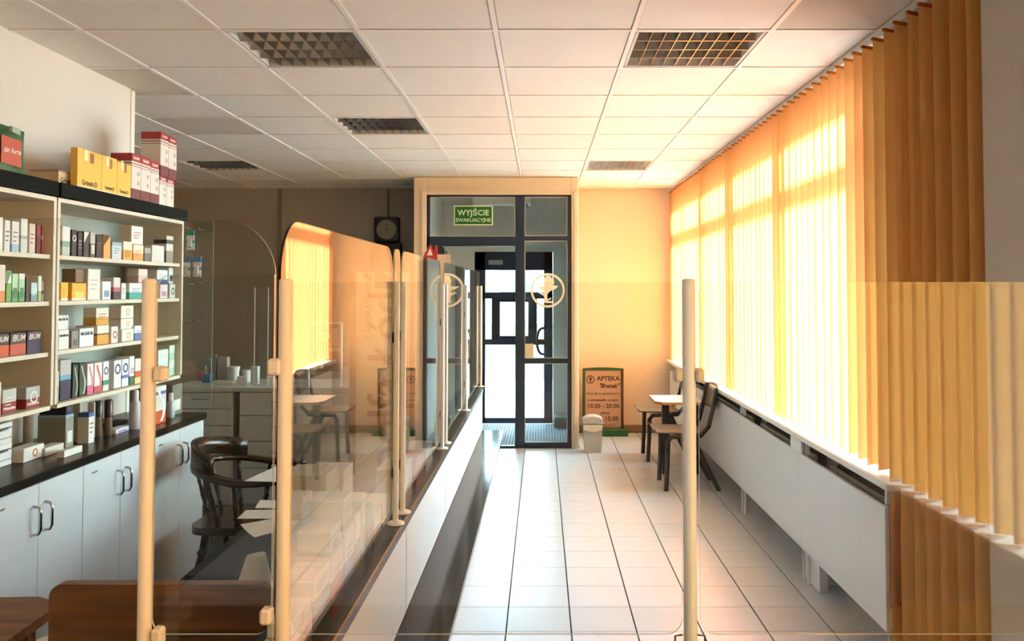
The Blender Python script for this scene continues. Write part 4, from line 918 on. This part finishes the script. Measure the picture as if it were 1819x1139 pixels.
panes = [(1.385, PY_[0] - .0 + .0, .1), (PY_[0] + .02, PY_[1] - .005, .03), (PY_[1] + .03, PY_[2], .06), (PY_[3] + .0, PY_[4], .06), (PY_[4] + .03, PY_[5], .06)]
plab = ['tall clear pane with rounded corners mirroring the orange blind', 'very narrow clear pane between the twin posts', 'clear pane beyond the twin posts in front of the banner', 'clear pane mirroring the emblem near the door', 'last clear pane of the counter close to the door']
for (a, b, r), lb in zip(panes, plab):
    pane('acrylic_screen', lb, Matrix.Translation((XPn, 0, 0)) @ FACE_X, a, CT + .03, b, PT, r, .005, (0, 0, 1, 1), gp, DARKRIM if a < 1.5 else RIM)
plab2 = ['slim cream post with round foot, first on the counter', 'slim cream post with round foot, second on the counter', 'slim cream post third on the counter', 'slim cream post fourth on the counter', 'slim cream post fifth on the counter', 'slim cream post at the far end of the counter']
for y, lb in zip(PY_, plab2):
    t = post(-.432, y, CT, 1.603, .0085, CREAMTUBE, lb, gpo)
    for z in (1.42, 1.02): MB().rbox(-.446 + .0045, y - .008, z, -.4395, y + .008, z + .03, .001).obj('clamp', DARKCLIP, t)

# ------------------------------------------------------------------ cross counter and the near screen
cc_ = thing('cross_counter', 'black-topped counter crossing in front of the camera', 'counter', (0, 1.1, 0))
MB().rbox(-1.75, .9, CT - .03, XR - .04, 1.465, CT, .003).obj('top', BLACKTOP, cc_)
MB().box(-1.73, .93, 0, XR - .06, 1.45, CT - .031).obj('body', WHITELAM, cc_)
YN = 1.36; gn = 'posts of the near screen'
def npost(pxt, m, label):
    X = at_y(pxt, 500, YN).x; return post(X, YN, CT, 1.597, .0112, m, label, gn, True, .03), X
pA, xA = npost(265.5, CREAMTUBE, 'thick cream post in front of the wall shelving')
pB, xB = npost(508, CREAMTUBE, 'thick cream post at the corner of the glass counter')
pC, xC = npost(1223, GREYTUBE, 'thick grey-white post in front of the orange blind')
def clip(par, px0, px1, py0, py1, m, hook=False):
    a = at_y(px0, py0, YN - .012); b = at_y(px1, py1, YN - .012)
    MB().rbox(a.x, YN - .014, b.z, b.x, YN + .010, a.z, .004, ).obj('clip', m, par)
clip(pA, 271, 291, 652, 679, CLIP); clip(pA, 266, 285, 1119, 1150, CLIP)
clip(pB, 474, 497, 638, 667, CLIP); clip(pB, 460, 480, 1084, 1112, CLIP)
clip(pC, 1198, 1213, 655, 680, WHITECLIP); clip(pC, 1236, 1252, 655, 680, WHITECLIP)
for s, px in ((-1, 1212), (1, 1238)):
    a = at_y(px, 1128, YN)
    MB().tube([(a.x, YN, a.z), (a.x + s * .012, YN - .004, a.z), (a.x + s * .014, YN - .004, a.z - .03)], .0016, 6).obj('hook', DARKCLIP, pC)
gnp = 'low acrylic panes of the near screen'
zt = at_y(700, 501, YN).z; zb = at_y(700, 1127, YN).z
Mn = Matrix.Translation((0, YN + .0025, 0)) @ FACE_Y
pane('acrylic_screen', 'clear pane between the two thick cream posts', Mn, at_y(279, 500, YN).x, zb, at_y(488, 500, YN).x, at_y(300, 488, YN).z, .026, .004, (1, 1, 0, 1), gnp)
pane('acrylic_screen', 'wide clear pane across the tiled walkway', Mn, at_y(522, 500, YN).x, zb, at_y(1209, 500, YN).x, zt, .027, .004, (1, 1, 1, 0), gnp)
pane('acrylic_screen', 'clear pane in front of the blind and the radiator cover', Mn, at_y(1240, 500, YN).x, zb, XR - .06, zt, .027, .004, (1, 0, 0, 1), gnp)
Mt = Matrix.Translation((0, 1.412, 0)) @ FACE_Y
pane('acrylic_screen', 'tall clear pane with a big rounded corner behind the cream posts', Mt, -1.5, CT + .001, at_y(491, 500, 1.412).x, at_y(300, 389, 1.412).z, .10, .004, (0, 0, 1, 1), 'tall pane of the near screen')

# ------------------------------------------------------------------ cartons on the counter behind the tall pane
grpc = 'cartons displayed behind the counter pane'
pal = ['#d9dcd4', '#cfd8d2', '#d8d2c6', '#cdd6d8', '#c9d4cf']
def dbox(label, x1, y0, dx, dy, h, z0, stops, **kw):
    return carton(label, x1, dx, y0, y0 + dy, CT + z0 + .0006, CT + z0 + h, stops, group=grpc, name='display_carton', **kw)
PK = [(0, '#c9a7a0'), (.3, '#d4c4bc')]; TL = [(0, '#1f4a50'), (.5, '#5f9c9a')]; WG = [(0, '#8fa08c'), (.15, '#c3d0c8'), (.93, '#dfe6e0')]; RW = [(0, '#b8483c'), (.45, '#d4d4cc')]; BW = [(0, '#5f80ac'), (.4, '#c6d2d8')]; OW = [(0, '#b98a40'), (.45, '#d8d4c8')]
L = [('pink-footed carton lowest at the cream post', -.463, 1.52, .05, .15, .045, 0, PK), ('flat white carton on the pink-footed one', -.463, 1.53, .045, .13, .03, .046, WG),
      ('teal carton at the foot of the display', -.463, 1.68, .07, .13, .05, 0, TL), ('white carton on the teal one', -.463, 1.68, .07, .12, .05, .051, WG),
      ('white carton with red lettering band', -.463, 1.82, .08, .11, .10, 0, RW), ('pale green carton topping the red-banded one', -.468, 1.83, .075, .09, .055, .101, WG),
      ('white carton with blue foot, middle of the display', -.463, 1.94, .08, .10, .12, 0, BW), ('square white carton highest in the display', -.468, 1.945, .08, .09, .075, .121, WG),
      ('ochre and white carton of the display', -.463, 2.05, .07, .06, .13, 0, OW), ('slim white carton behind the ochre one', -.463, 2.12, .07, .05, .16, 0, WG),
      ('white carton with teal foot near the slim post', -.463, 2.18, .08, .08, .11, 0, TL), ('low white carton beside the first slim post', -.463, 2.28, .09, .10, .06, 0, OW),
      ('tall white carton in the second row', -.578, 1.99, .07, .1, .29, -.155, WG),
      ('pale carton on top in the second row', -.58, 1.995, .065, .09, .05, .136, PK), ('cream carton in the second row', -.578, 2.11, .10, .09, .31, -.155, [(0, '#d2ccbc')]),
      ('big cream carton ending the second row', -.578, 2.21, .12, .14, .35, -.155, [(0, '#cdc6b6')]), ('pale carton alone past the second row', -.578, 2.40, .11, .12, .32, -.155, [(0, '#d9d2c6')]),
      ('low pale carton under the slim posts', -.47, 2.44, .08, .12, .06, 0, [(0, '#d9cfc0')])]
for it in L: dbox(it[0], it[1], it[2], it[3], it[4], it[5], it[6], it[7], mot=rnd.choice(['lines', 'panel', 'lines', 'arc']), mcol=rnd.choice(['#8a9a94', '#b06a60', '#7d8f9f', '#9a9078']))
# items further down the counter
for k, (y, h, col, lb) in enumerate(((2.75, .09, '#cdbfae', 'beige leaflet box beyond the twin posts'), (3.05, .06, '#b8523c', 'low rust red carton beyond the twin posts'), (3.3, .05, '#d4ccc0', 'flat white leaflet box before the third post'))):
    carton(lb, -.465, .09, y, y + .2, CT + .0005, CT + h, [(0, col)], group='leaflet boxes further down the counter')

# ------------------------------------------------------------------ desk, papers, chairs behind the counter
dk2 = thing('work_desk', 'dark desk behind the counter with papers on it', 'desk', (-1.2, 3.1, 0))
MB().prism([(-.70, 1.97), (-.573, 1.97), (-.573, 3.75), (-1.06, 3.75), (-1.06, 2.45), (-.70, 2.45)], Matrix.Translation((0, 0, .70)), .03).obj('top', mat('dark_desk_top', '#141619', .5, spec=.2), dk2)
MB().rbox(-1.03, 2.47, 0, -.58, 3.73, .699, .003).obj('body', mat('dark_desk_body', '#2a2d2e', .5), dk2)
def sheet_paper(label, pts, z=.735, curl=0):
    P = [at_z(px, py, z) for px, py in pts]; n = 5; b = MB(); vs = []
    for i in range(n + 1):
        for j in range(n + 1):
            u, v = i / n, j / n
            p = (P[0] * (1 - u) + P[1] * u) * (1 - v) + (P[3] * (1 - u) + P[2] * u) * v
            vs.append((p.x, p.y, p.z + curl * (1 - u) ** 2 * (1 if v > .0 else 1)))
    fs = [(i * (n + 1) + j, (i + 1) * (n + 1) + j, (i + 1) * (n + 1) + j + 1, i * (n + 1) + j + 1) for i in range(n) for j in range(n)]
    m = len(vs); vs2 = vs + [(x, y, z_ + .0015) for x, y, z_ in vs]; fs2 = [tuple(reversed(f)) for f in fs] + [tuple(i + m for i in f) for f in fs]
    for k in range(n):
        for a, c in ((k, k + 1), (n * (n + 1) + k + 1, n * (n + 1) + k), ((k + 1) * (n + 1), k * (n + 1)), (k * (n + 1) + n, (k + 1) * (n + 1) + n)): fs2.append((a, c, c + m, a + m))
    b.add(vs2, fs2, 0, False); return tag(b.obj('paper_sheet', PAPER), label, 'paper', 'papers hanging over the desk edge')
sheet_paper('white sheet with a pointed corner lying furthest up the desk', [(433, 855), (500, 825), (560, 850), (545, 858)], .74)
sheet_paper('printed white sheet in the middle of the three', [(421, 922), (437, 907), (560, 905), (555, 922)], .74)
sheet_paper('thin white pad under the printed sheet', [(453, 903), (462, 889), (560, 892), (556, 905)], .738)
sheet_paper('curled white sheet hanging lowest off the desk', [(427, 940), (452, 955), (520, 938), (512, 925)], .73, .015)

def turned(b, p0, p1, r=.017, n=10):
    prof = [(0, .8), (.08, 1.0), (.16, .7), (.2, 1.15), (.24, .7), (.5, 1.15), (.72, .75), (.76, 1.1), (.8, .7), (1, .9)]
    p0, p1 = Vector(p0), Vector(p1); b.tube([p0.lerp(p1, t) for t, _ in prof], [r * k for _, k in prof], n); return b
cx_, cy_ = -1.47, 4.12
ch = thing('captain_chair', 'dark polished wooden captain chair with a curved rail and spindles', 'chair', (cx_, cy_, 0))
MB().prism(rrect(cx_ - .22, cy_ - .21, cx_ + .22, cy_ + .21, .09, 8), Matrix.Translation((0, 0, .41)), .035).obj('seat', DARKWOOD, ch)
arc = []
for k in range(25):
    a = R(200 - 220 * k / 24 + 10) if False else R(-20 + 220 * k / 24)
    arc.append((cx_ + .27 * math.cos(a - R(90)) , cy_ + .25 * math.sin(a - R(90)) - .0, .66))
arc = []
for k in range(25):                                      # rail open towards the counter side (+X)
    a = R(50 + 260 * k / 24); arc.append(Vector((cx_ + .04 + .28 * math.cos(a), cy_ + .26 * math.sin(a), .665 + .05 * max(0, -math.cos(a)))))
def flatrail(path, w_, h, name, m, par):
    b = MB(); vs = []; n = len(path)
    for k, p in enumerate(path):
        d = (path[min(k + 1, n - 1)] - path[max(k - 1, 0)]).normalized(); s = Vector((d.y, -d.x, 0)).normalized()
        for a, c in ((-1, -1), (1, -1), (1, 1), (-1, 1)): vs.append(p + s * a * w_ / 2 + Vector((0, 0, c * h / 2)))
    fs = [(k * 4 + i, k * 4 + (i + 1) % 4, (k + 1) * 4 + (i + 1) % 4, (k + 1) * 4 + i) for k in range(n - 1) for i in range(4)] + [(3, 2, 1, 0), tuple((n - 1) * 4 + i for i in range(4))]
    b.add(vs, fs, 0, True); return b.obj(name, m, par)
flatrail(arc, .055, .026, 'arm_rail', DARKWOOD, ch)
flatrail([Vector((p.x - .012, p.y, p.z + .052 + .02 * math.cos((k - 6) / 12 * math.pi))) for k, p in enumerate(arc[6:19])], .03, .09, 'crest_rail', DARKWOOD, ch)
for k in (1, 4, 7, 10, 12, 14, 17, 20, 23):
    p = arc[k]; q = Vector((cx_ + (p.x - cx_) * .72, cy_ + (p.y - cy_) * .74, .445)); b = MB(); turned(b, q, (p.x, p.y, p.z - .013), .011, 8).obj('spindle', DARKWOOD, ch)
for sx, sy in ((-1, -1), (-1, 1), (1, -1), (1, 1)):
    turned(MB(), (cx_ + sx * .21, cy_ + sy * .2, 0), (cx_ + sx * .15, cy_ + sy * .14, .41), .02).obj('leg', DARKWOOD, ch)
for sy in (-1, 1): MB().tube([(cx_ - .18, cy_ + sy * .172, .17), (cx_ + .18, cy_ + sy * .172, .17)], .01, 8).obj('stretcher', DARKWOOD, ch)
# wooden bench back close to the counter
by = 1.93
bn = thing('wooden_bench', 'brown wooden settle with a high solid back behind the counter', 'bench', (-1.0, by, 0))
a = at_y(100, 1031, by); b = at_y(478, 1031, by)
MB().prism(rrect(a.x, .40, b.x + .01, a.z, .03, 6, (0, 0, 1, 1)), Matrix.Translation((0, by + .0, 0)) @ FACE_Y, .028).obj('back_board', DESKWOOD, bn)
MB().rbox(a.x, by - .40, .40, b.x + .03, by - .03, .43, .006).obj('seat', DESKWOOD, bn)
for x in (a.x + .03, b.x - .03):
    MB().rbox(x - .02, by - .38, 0, x + .02, by - .34, .40, .004).obj('leg', DESKWOOD, bn); MB().rbox(x - .02, by - .07, 0, x + .02, by - .03, .40, .004).obj('leg', DESKWOOD, bn)
st = thing('side_table', 'low brown table with a paper beside the wooden settle', 'table', (-1.35, 1.95, 0))
q = at_z(108, 1060, .72)
MB().prism([(-1.84, q.y - .42), (q.x + .04, q.y - .42), (q.x + .03, q.y - .05), (q.x - .06, q.y), (-1.84, q.y - .02)], Matrix.Translation((0, 0, .695)), .025).obj('top', DESKWOOD, st)
for dx, dy in ((-1.80 - q.x, -.38), (0, -.38), (-1.80 - q.x, -.08), (-.05, -.08)): MB().rbox(q.x + dx - .02, q.y + dy - .02, 0, q.x + dx + .02, q.y + dy + .02, .694, .003).obj('leg', DESKWOOD, st)
sheet_paper('folded white paper on the low brown table', [(64, 1138), (106, 1122), (110, 1150), (70, 1165)], .724)
# crumpled carrier bag
bgp = at_y(470, 1000, 2.9)
b = MB(); n, m_ = 14, 9; vs = []
for i in range(m_):
    for j in range(n):
        a = 2 * math.pi * j / n; t = i / (m_ - 1); r = .13 * math.sin(math.pi * (.15 + .8 * t)) ** .7 * (1 + .16 * math.sin(3 * a + 4 * t) + .08 * math.sin(7 * a))
        vs.append((-.80 + r * math.cos(a) * .7, 2.32 + r * math.sin(a) * .8, .012 + .82 * t))
fs = [(i * n + j, i * n + (j + 1) % n, (i + 1) * n + (j + 1) % n, (i + 1) * n + j) for i in range(m_ - 1) for j in range(n)] + [tuple(reversed(range(n))), tuple((m_ - 1) * n + j for j in range(n))]
b.add(vs, fs, 0, True); tag(b.obj('carrier_bag', mat('pale_crumpled_plastic', '#c9c8c0', .5, bump=.3, scale=12)), 'pale crumpled carrier bag beside the counter behind the cream post', 'bag')

# ------------------------------------------------------------------ waiting corner: table, chairs, board, bin
tb = thing('waiting_table', 'low pale-topped table between the two dark chairs', 'table', (1.16, 7.17, 0))
TZ = .62
tp = [(.97, 7.02), (1.03, 6.94), (1.38, 6.94), (1.38, 7.42), (.97, 7.42)]
MB().prism(tp, Matrix.Translation((0, 0, TZ - .022)), .02).obj('edge', TABLEEDGE, tb); MB().prism([(x * .994 + .007, y) for x, y in tp], Matrix.Translation((0, 0, TZ - .0019)), .003).obj('top', TABLETOP, tb)
for x, y in ((1.05, 7.03), (1.12, 7.34), (1.33, 7.03), (1.33, 7.34)): MB().rbox(x - .02, y - .02, 0, x + .02, y + .02, TZ - .023, .003).obj('leg', BLACKLEG, tb)
def place_sheet(label, x, y, w_, d, z, m=PAPER):
    return tag(MB().box(x, y, z, x + w_, y + d, z + .0015).obj('leaflet', m), label, 'leaflet', 'leaflets on the waiting table')
place_sheet('white leaflet lying flat on the waiting table', 1.03, 7.05, .13, .2, TZ + .0015); place_sheet('blueish leaflet lying beside the white one', 1.18, 7.1, .12, .2, TZ + .0015, mat('blueish_paper', '#b8cdd6', .7))
place_sheet('small dark-framed leaflet at the window side of the table', 1.22, 6.97, .1, .09, TZ + .0015, mat('dark_leaflet', '#5b5750', .7))
def school_chair(cx, cy, label):
    t = thing('waiting_chair', label, 'chair', (cx, cy, 0), 'dark bentwood chairs of the waiting corner')
    P = [(-.20, .455), (-.185, .437), (-.12, .435), (0, .432), (.12, .430), (.19, .436)]      # profile along X, front to the walkway
    b = MB(); n = 7; vs = []
    for (x, z) in P:
        for j in range(n): v = j / (n - 1) * 2 - 1; vs.append((cx + x, cy + v * .195, z + .012 * v * v))
    k0 = len(vs); vs += [(x, y, z + .012) for x, y, z in vs]
    fs = []
    for i in range(len(P) - 1):
        for j in range(n - 1): a = i * n + j; fs += [(a, a + 1, a + n + 1, a + n), (a + k0, a + n + k0, a + n + 1 + k0, a + 1 + k0)]
    for j in range(n - 1): a = (len(P) - 1) * n + j; fs += [(j, j + k0, j + 1 + k0, j + 1), (a, a + 1, a + 1 + k0, a + k0)]
    for i in range(len(P) - 1): a = i * n; c = a + n - 1; fs += [(a, a + n, a + n + k0, a + k0), (c, c + k0, c + n + k0, c + n)]
    b.add(vs, fs, 0, True); b.obj('seat', PLY, t)
    for s in (-1, 1):
        y = cy + s * .19
        MB().tube([(cx - .115, y, 0), (cx - .105, y, .2), (cx - .10, y, .385), (cx - .07, y, .42), (cx + .05, y, .425)], [.019, .019, .02, .018, .016], 8).obj('front_leg', BLACKLEG, t)
        MB().tube([(cx + .30, y, 0), (cx + .2, y, .2), (cx + .1, y, .41), (cx + .04, y, .424)], [.018, .018, .019, .017], 8).obj('rear_leg', BLACKLEG, t)
        MB().tube([(cx + .05, y, .415), (cx + .16, y, .43), (cx + .22, y, .50), (cx + .255, y, .64), (cx + .285, y, .80)], [.016, .018, .018, .017, .015], 8).obj('back_post', BLACKLEG, t)
    b = MB(); vs = []; rows = 5; cols = 7
    for i in range(rows):
        for j in range(cols): v = j / (cols - 1) * 2 - 1; h = i / (rows - 1); vs.append((cx + .248 + .035 * h + .03 * (1 - v * v), cy + v * .2, .62 + .20 * h - .015 * v * v * h))
    k0 = len(vs); vs += [(x + .012, y, z) for x, y, z in vs]; fs = []
    for i in range(rows - 1):
        for j in range(cols - 1): a = i * cols + j; fs += [(a, a + cols, a + cols + 1, a + 1), (a + k0, a + 1 + k0, a + cols + 1 + k0, a + cols + k0)]
    for j in range(cols - 1): a = (rows - 1) * cols + j; fs += [(j, j + 1, j + 1 + k0, j + k0), (a, a + k0, a + 1 + k0, a + 1)]
    for i in range(rows - 1): a = i * cols; c = a + cols - 1; fs += [(a, a + k0, a + cols + k0, a + cols), (c, c + cols, c + cols + k0, c + k0)]
    b.add(vs, fs, 0, True); b.obj('backrest', PLY, t)
    MB().box(cx - .09, cy - .185, .405, cx + .08, cy - .172, .43).box(cx - .09, cy + .172, .405, cx + .08, cy + .185, .43).obj('seat_frame', BLACKLEG, t)
school_chair(1.09, 6.63, 'dark-legged chair with worn seat in front of the waiting table')
school_chair(1.09, 7.72, 'dark-legged chair behind the waiting table at the orange wall')
# opening hours board
YS = 8.86
ap = at_y(1035, 655, YS); aq = at_y(1108, 762, YS)
sb = thing('opening_hours_board', 'green framed brown opening-hours board standing on the floor', 'board', ((ap.x + aq.x) / 2, YS, 0))
GF = mat('green_board_frame', '#1f4a22', .5); BR = mat('dark_brown_edge', '#4a2416', .5)
MB().rbox(ap.x, YS, .06, ap.x + .028, YS + .03, ap.z, .003).obj('frame_bar', GF, sb); MB().rbox(aq.x - .028, YS, .06, aq.x, YS + .03, ap.z, .003).obj('frame_bar', BR, sb)
arcp = [(ap.x, ap.z - .02), (aq.x, ap.z - .02)] + [(aq.x + (ap.x - aq.x) * k / 8, ap.z + .012 * math.sin(math.pi * k / 8)) for k in range(9)]
MB().prism(arcp, Matrix.Translation((0, YS + .03, 0)) @ FACE_Y, .03).obj('frame_head', GF, sb)
MB().box(ap.x + .028, YS + .01, .09, aq.x - .028, YS + .024, ap.z - .02).obj('panel', mat('tan_board_panel', '#b3876a', .6, vary=.06, scale=4), sb)
MB().rbox(ap.x + .02, YS - .06, .0, aq.x + .045, YS + .06, .075, .01).obj('foot', mat('green_foot', '#12522e', .4), sb)
xm = (ap.x + aq.x) / 2; BI = mat('dark_brown_lettering', '#3a160e', .6)
def bt(s, py, size, x=xm, **kw): text('lettering', s, Matrix.Translation((x, YS + .009, at_y(1072, py, YS).z)) @ FACE_Y, size, BI, sb, **kw)
bt('APTEKA', 673, .068, xm + .055, bold=.002); bt('"Bratek"', 686, .066, xm + .06, shear=.35, bold=.002)
bt('PRACUJE W GODZINACH', 700, .031, bold=.0004); bt('w poniedziałku w piątku', 711, .034, bold=.0008); bt('10.00 - 20.00', 722, .066, bold=.0016)
bt('soboty', 734, .036, xm + .02, bold=.001); bt('- 15.00', 744.5, .066, xm + .07, bold=.0016); bt('w niedziele i święta', 755.5, .022, xm + .03)
rc = at_y(1049, 674.5, YS)
ring(Matrix.Translation((rc.x, YS + .009, rc.z)) @ FACE_Y, .036, .045, .001, 'printed_ring', BI, sb, 28)
MB().prism([(-.006, -.03), (.006, -.03), (.006, -.008), (.024, .006), (.006, .006), (.012, .022), (0, .032), (-.012, .022), (-.006, .006), (-.024, .006), (-.006, -.008)], Matrix.Translation((rc.x, YS + .009, rc.z)) @ FACE_Y, .001).obj('printed_cup', BI, sb)
# bin
bn2 = thing('waste_bin', 'small grey-white swing-lid bin with a liner beside the doorway', 'bin', (.47, 8.0, 0))
bm = mat('grey_bin_plastic', '#b9b8b4', .45); xm = (at_y(1039, 760, 8.0).x + at_y(1066, 760, 8.0).x) / 2
w0, w1 = .078, .094; vs = [(xm + sx * ww_, 8.0 + sy * ww_ * .85, z) for z, ww_ in ((.001, w0), (.27, w1)) for sx, sy in ((-1, -1), (1, -1), (1, 1), (-1, 1))]
MB().add(vs, [(3, 2, 1, 0), (0, 1, 5, 4), (1, 2, 6, 5), (2, 3, 7, 6), (3, 0, 4, 7), (4, 5, 6, 7)]).obj('body', bm, bn2)
MB().rbox(xm - .104, 7.90, .271, xm + .104, 8.1, .292, .006).obj('rim', mat('grey_rim_plastic', '#8f8e8c', .45), bn2)
P = [(-.1, .0)] + [(-.1 * math.cos(math.pi * k / 10), .012 + .07 * math.sin(math.pi * k / 10)) for k in range(11)] + [(.1, .0)]
lm_ = MB(); lm_.prism(P[::-1], Matrix.Translation((xm, 8.085, .2925)) @ FACE_Y @ Matrix.Diagonal((1, .7, 1, 1)), .17).obj('lid', bm, bn2)
vs = []; n = 12
for k in range(n + 1):
    x = -.09 + .18 * k / n; vs += [(xm + x, 7.905 + .0, .27), (xm + x, 7.9 - .004, .235 - .028 * math.sin(math.pi * k / n) - .008 * (k % 2))]
k0 = len(vs); vs += [(x, y + .008, z) for x, y, z in vs]
fs = [(2 * k, 2 * k + 1, 2 * k + 3, 2 * k + 2) for k in range(n)] + [(2 * k + k0, 2 * k + 2 + k0, 2 * k + 3 + k0, 2 * k + 1 + k0) for k in range(n)]
MB().add(vs, fs).obj('liner', mat('pale_bin_liner', '#d6d2ca', .5), bn2)

# ------------------------------------------------------------------ radiator covers under the sill
XC = 1.40
edges = [at_x(p_, 900, XC).y for p_ in (1572, 1314, 1257)]
rcv = [(edges[0], at_x(1421, 900, XC).y), (at_x(1421, 900, XC).y, edges[1]), (edges[1], 8.95)]
RAD = mat('white_radiator', '#c8c6bf', .4)
for k, (a, b) in enumerate(rcv):
    t = thing('radiator_cover', ['white radiator cover panel closest to the long blind', 'white radiator cover panel in the middle of the window wall', 'white radiator cover panel behind the dark chairs'][k], 'panel', (XC, (a + b) / 2, 0), 'white radiator covers under the sill')
    MB().rbox(XC, a + .002, .185, XC + .018, b - .002, .69, .002).obj('panel', WHITELAM, t)
    for y in (a + .03, b - .05):
        MB().rbox(XC + .02, y, 0.69 - .001, XC + .04, y + .02, .764, .002).obj('upright', WHITELAM, t)
        MB().tube([(XC + .03, y + .01, 0), (XC + .03, y + .01, .19)], .008, 8).obj('leg', mat('white_leg', '#d4d4d0', .4), t)
    MB().rbox(XC + .02, a + .02, .30, XC + .035, b - .02, .35, .002).obj('back_rail', WHITELAM, t)
    MB().box(XC + .15, a + .15, .16, XC + .20, b - .15, .66).obj('radiator', DARKMETAL, t)
    for s in range(5): MB().tube([(XC + .13, a + .12, .64 + .001 * s), (XC + .13, b - .12, .64)], .012, 6).obj('pipe', RAD, t) if s == 0 else None
    nfin = int((b - a - .3) / .07); f = MB()
    for i in range(nfin): f.box(XC + .135, a + .16 + i * .07, .18, XC + .15, a + .19 + i * .07, .64)
    f.obj('fins', RAD, t, 'stuff')
yy = at_x(1415, 900, XC).y
tag(MB().rbox(XC - .004, yy - .1, .6915, XC + .012, yy + .09, .763, .002).obj('cover_plate', WHITELAM), 'white filler plate between two dark openings under the sill', 'plate')
tag(MB().rbox(XC + .045, at_x(1440, 1000, XC).y, 0, XC + .09, at_x(1412, 1000, XC).y, .155, .002).obj('cable_box', WHITELAM), 'small white upright box on the floor under the radiator cover', 'box')
bpy.context.view_layer.update()
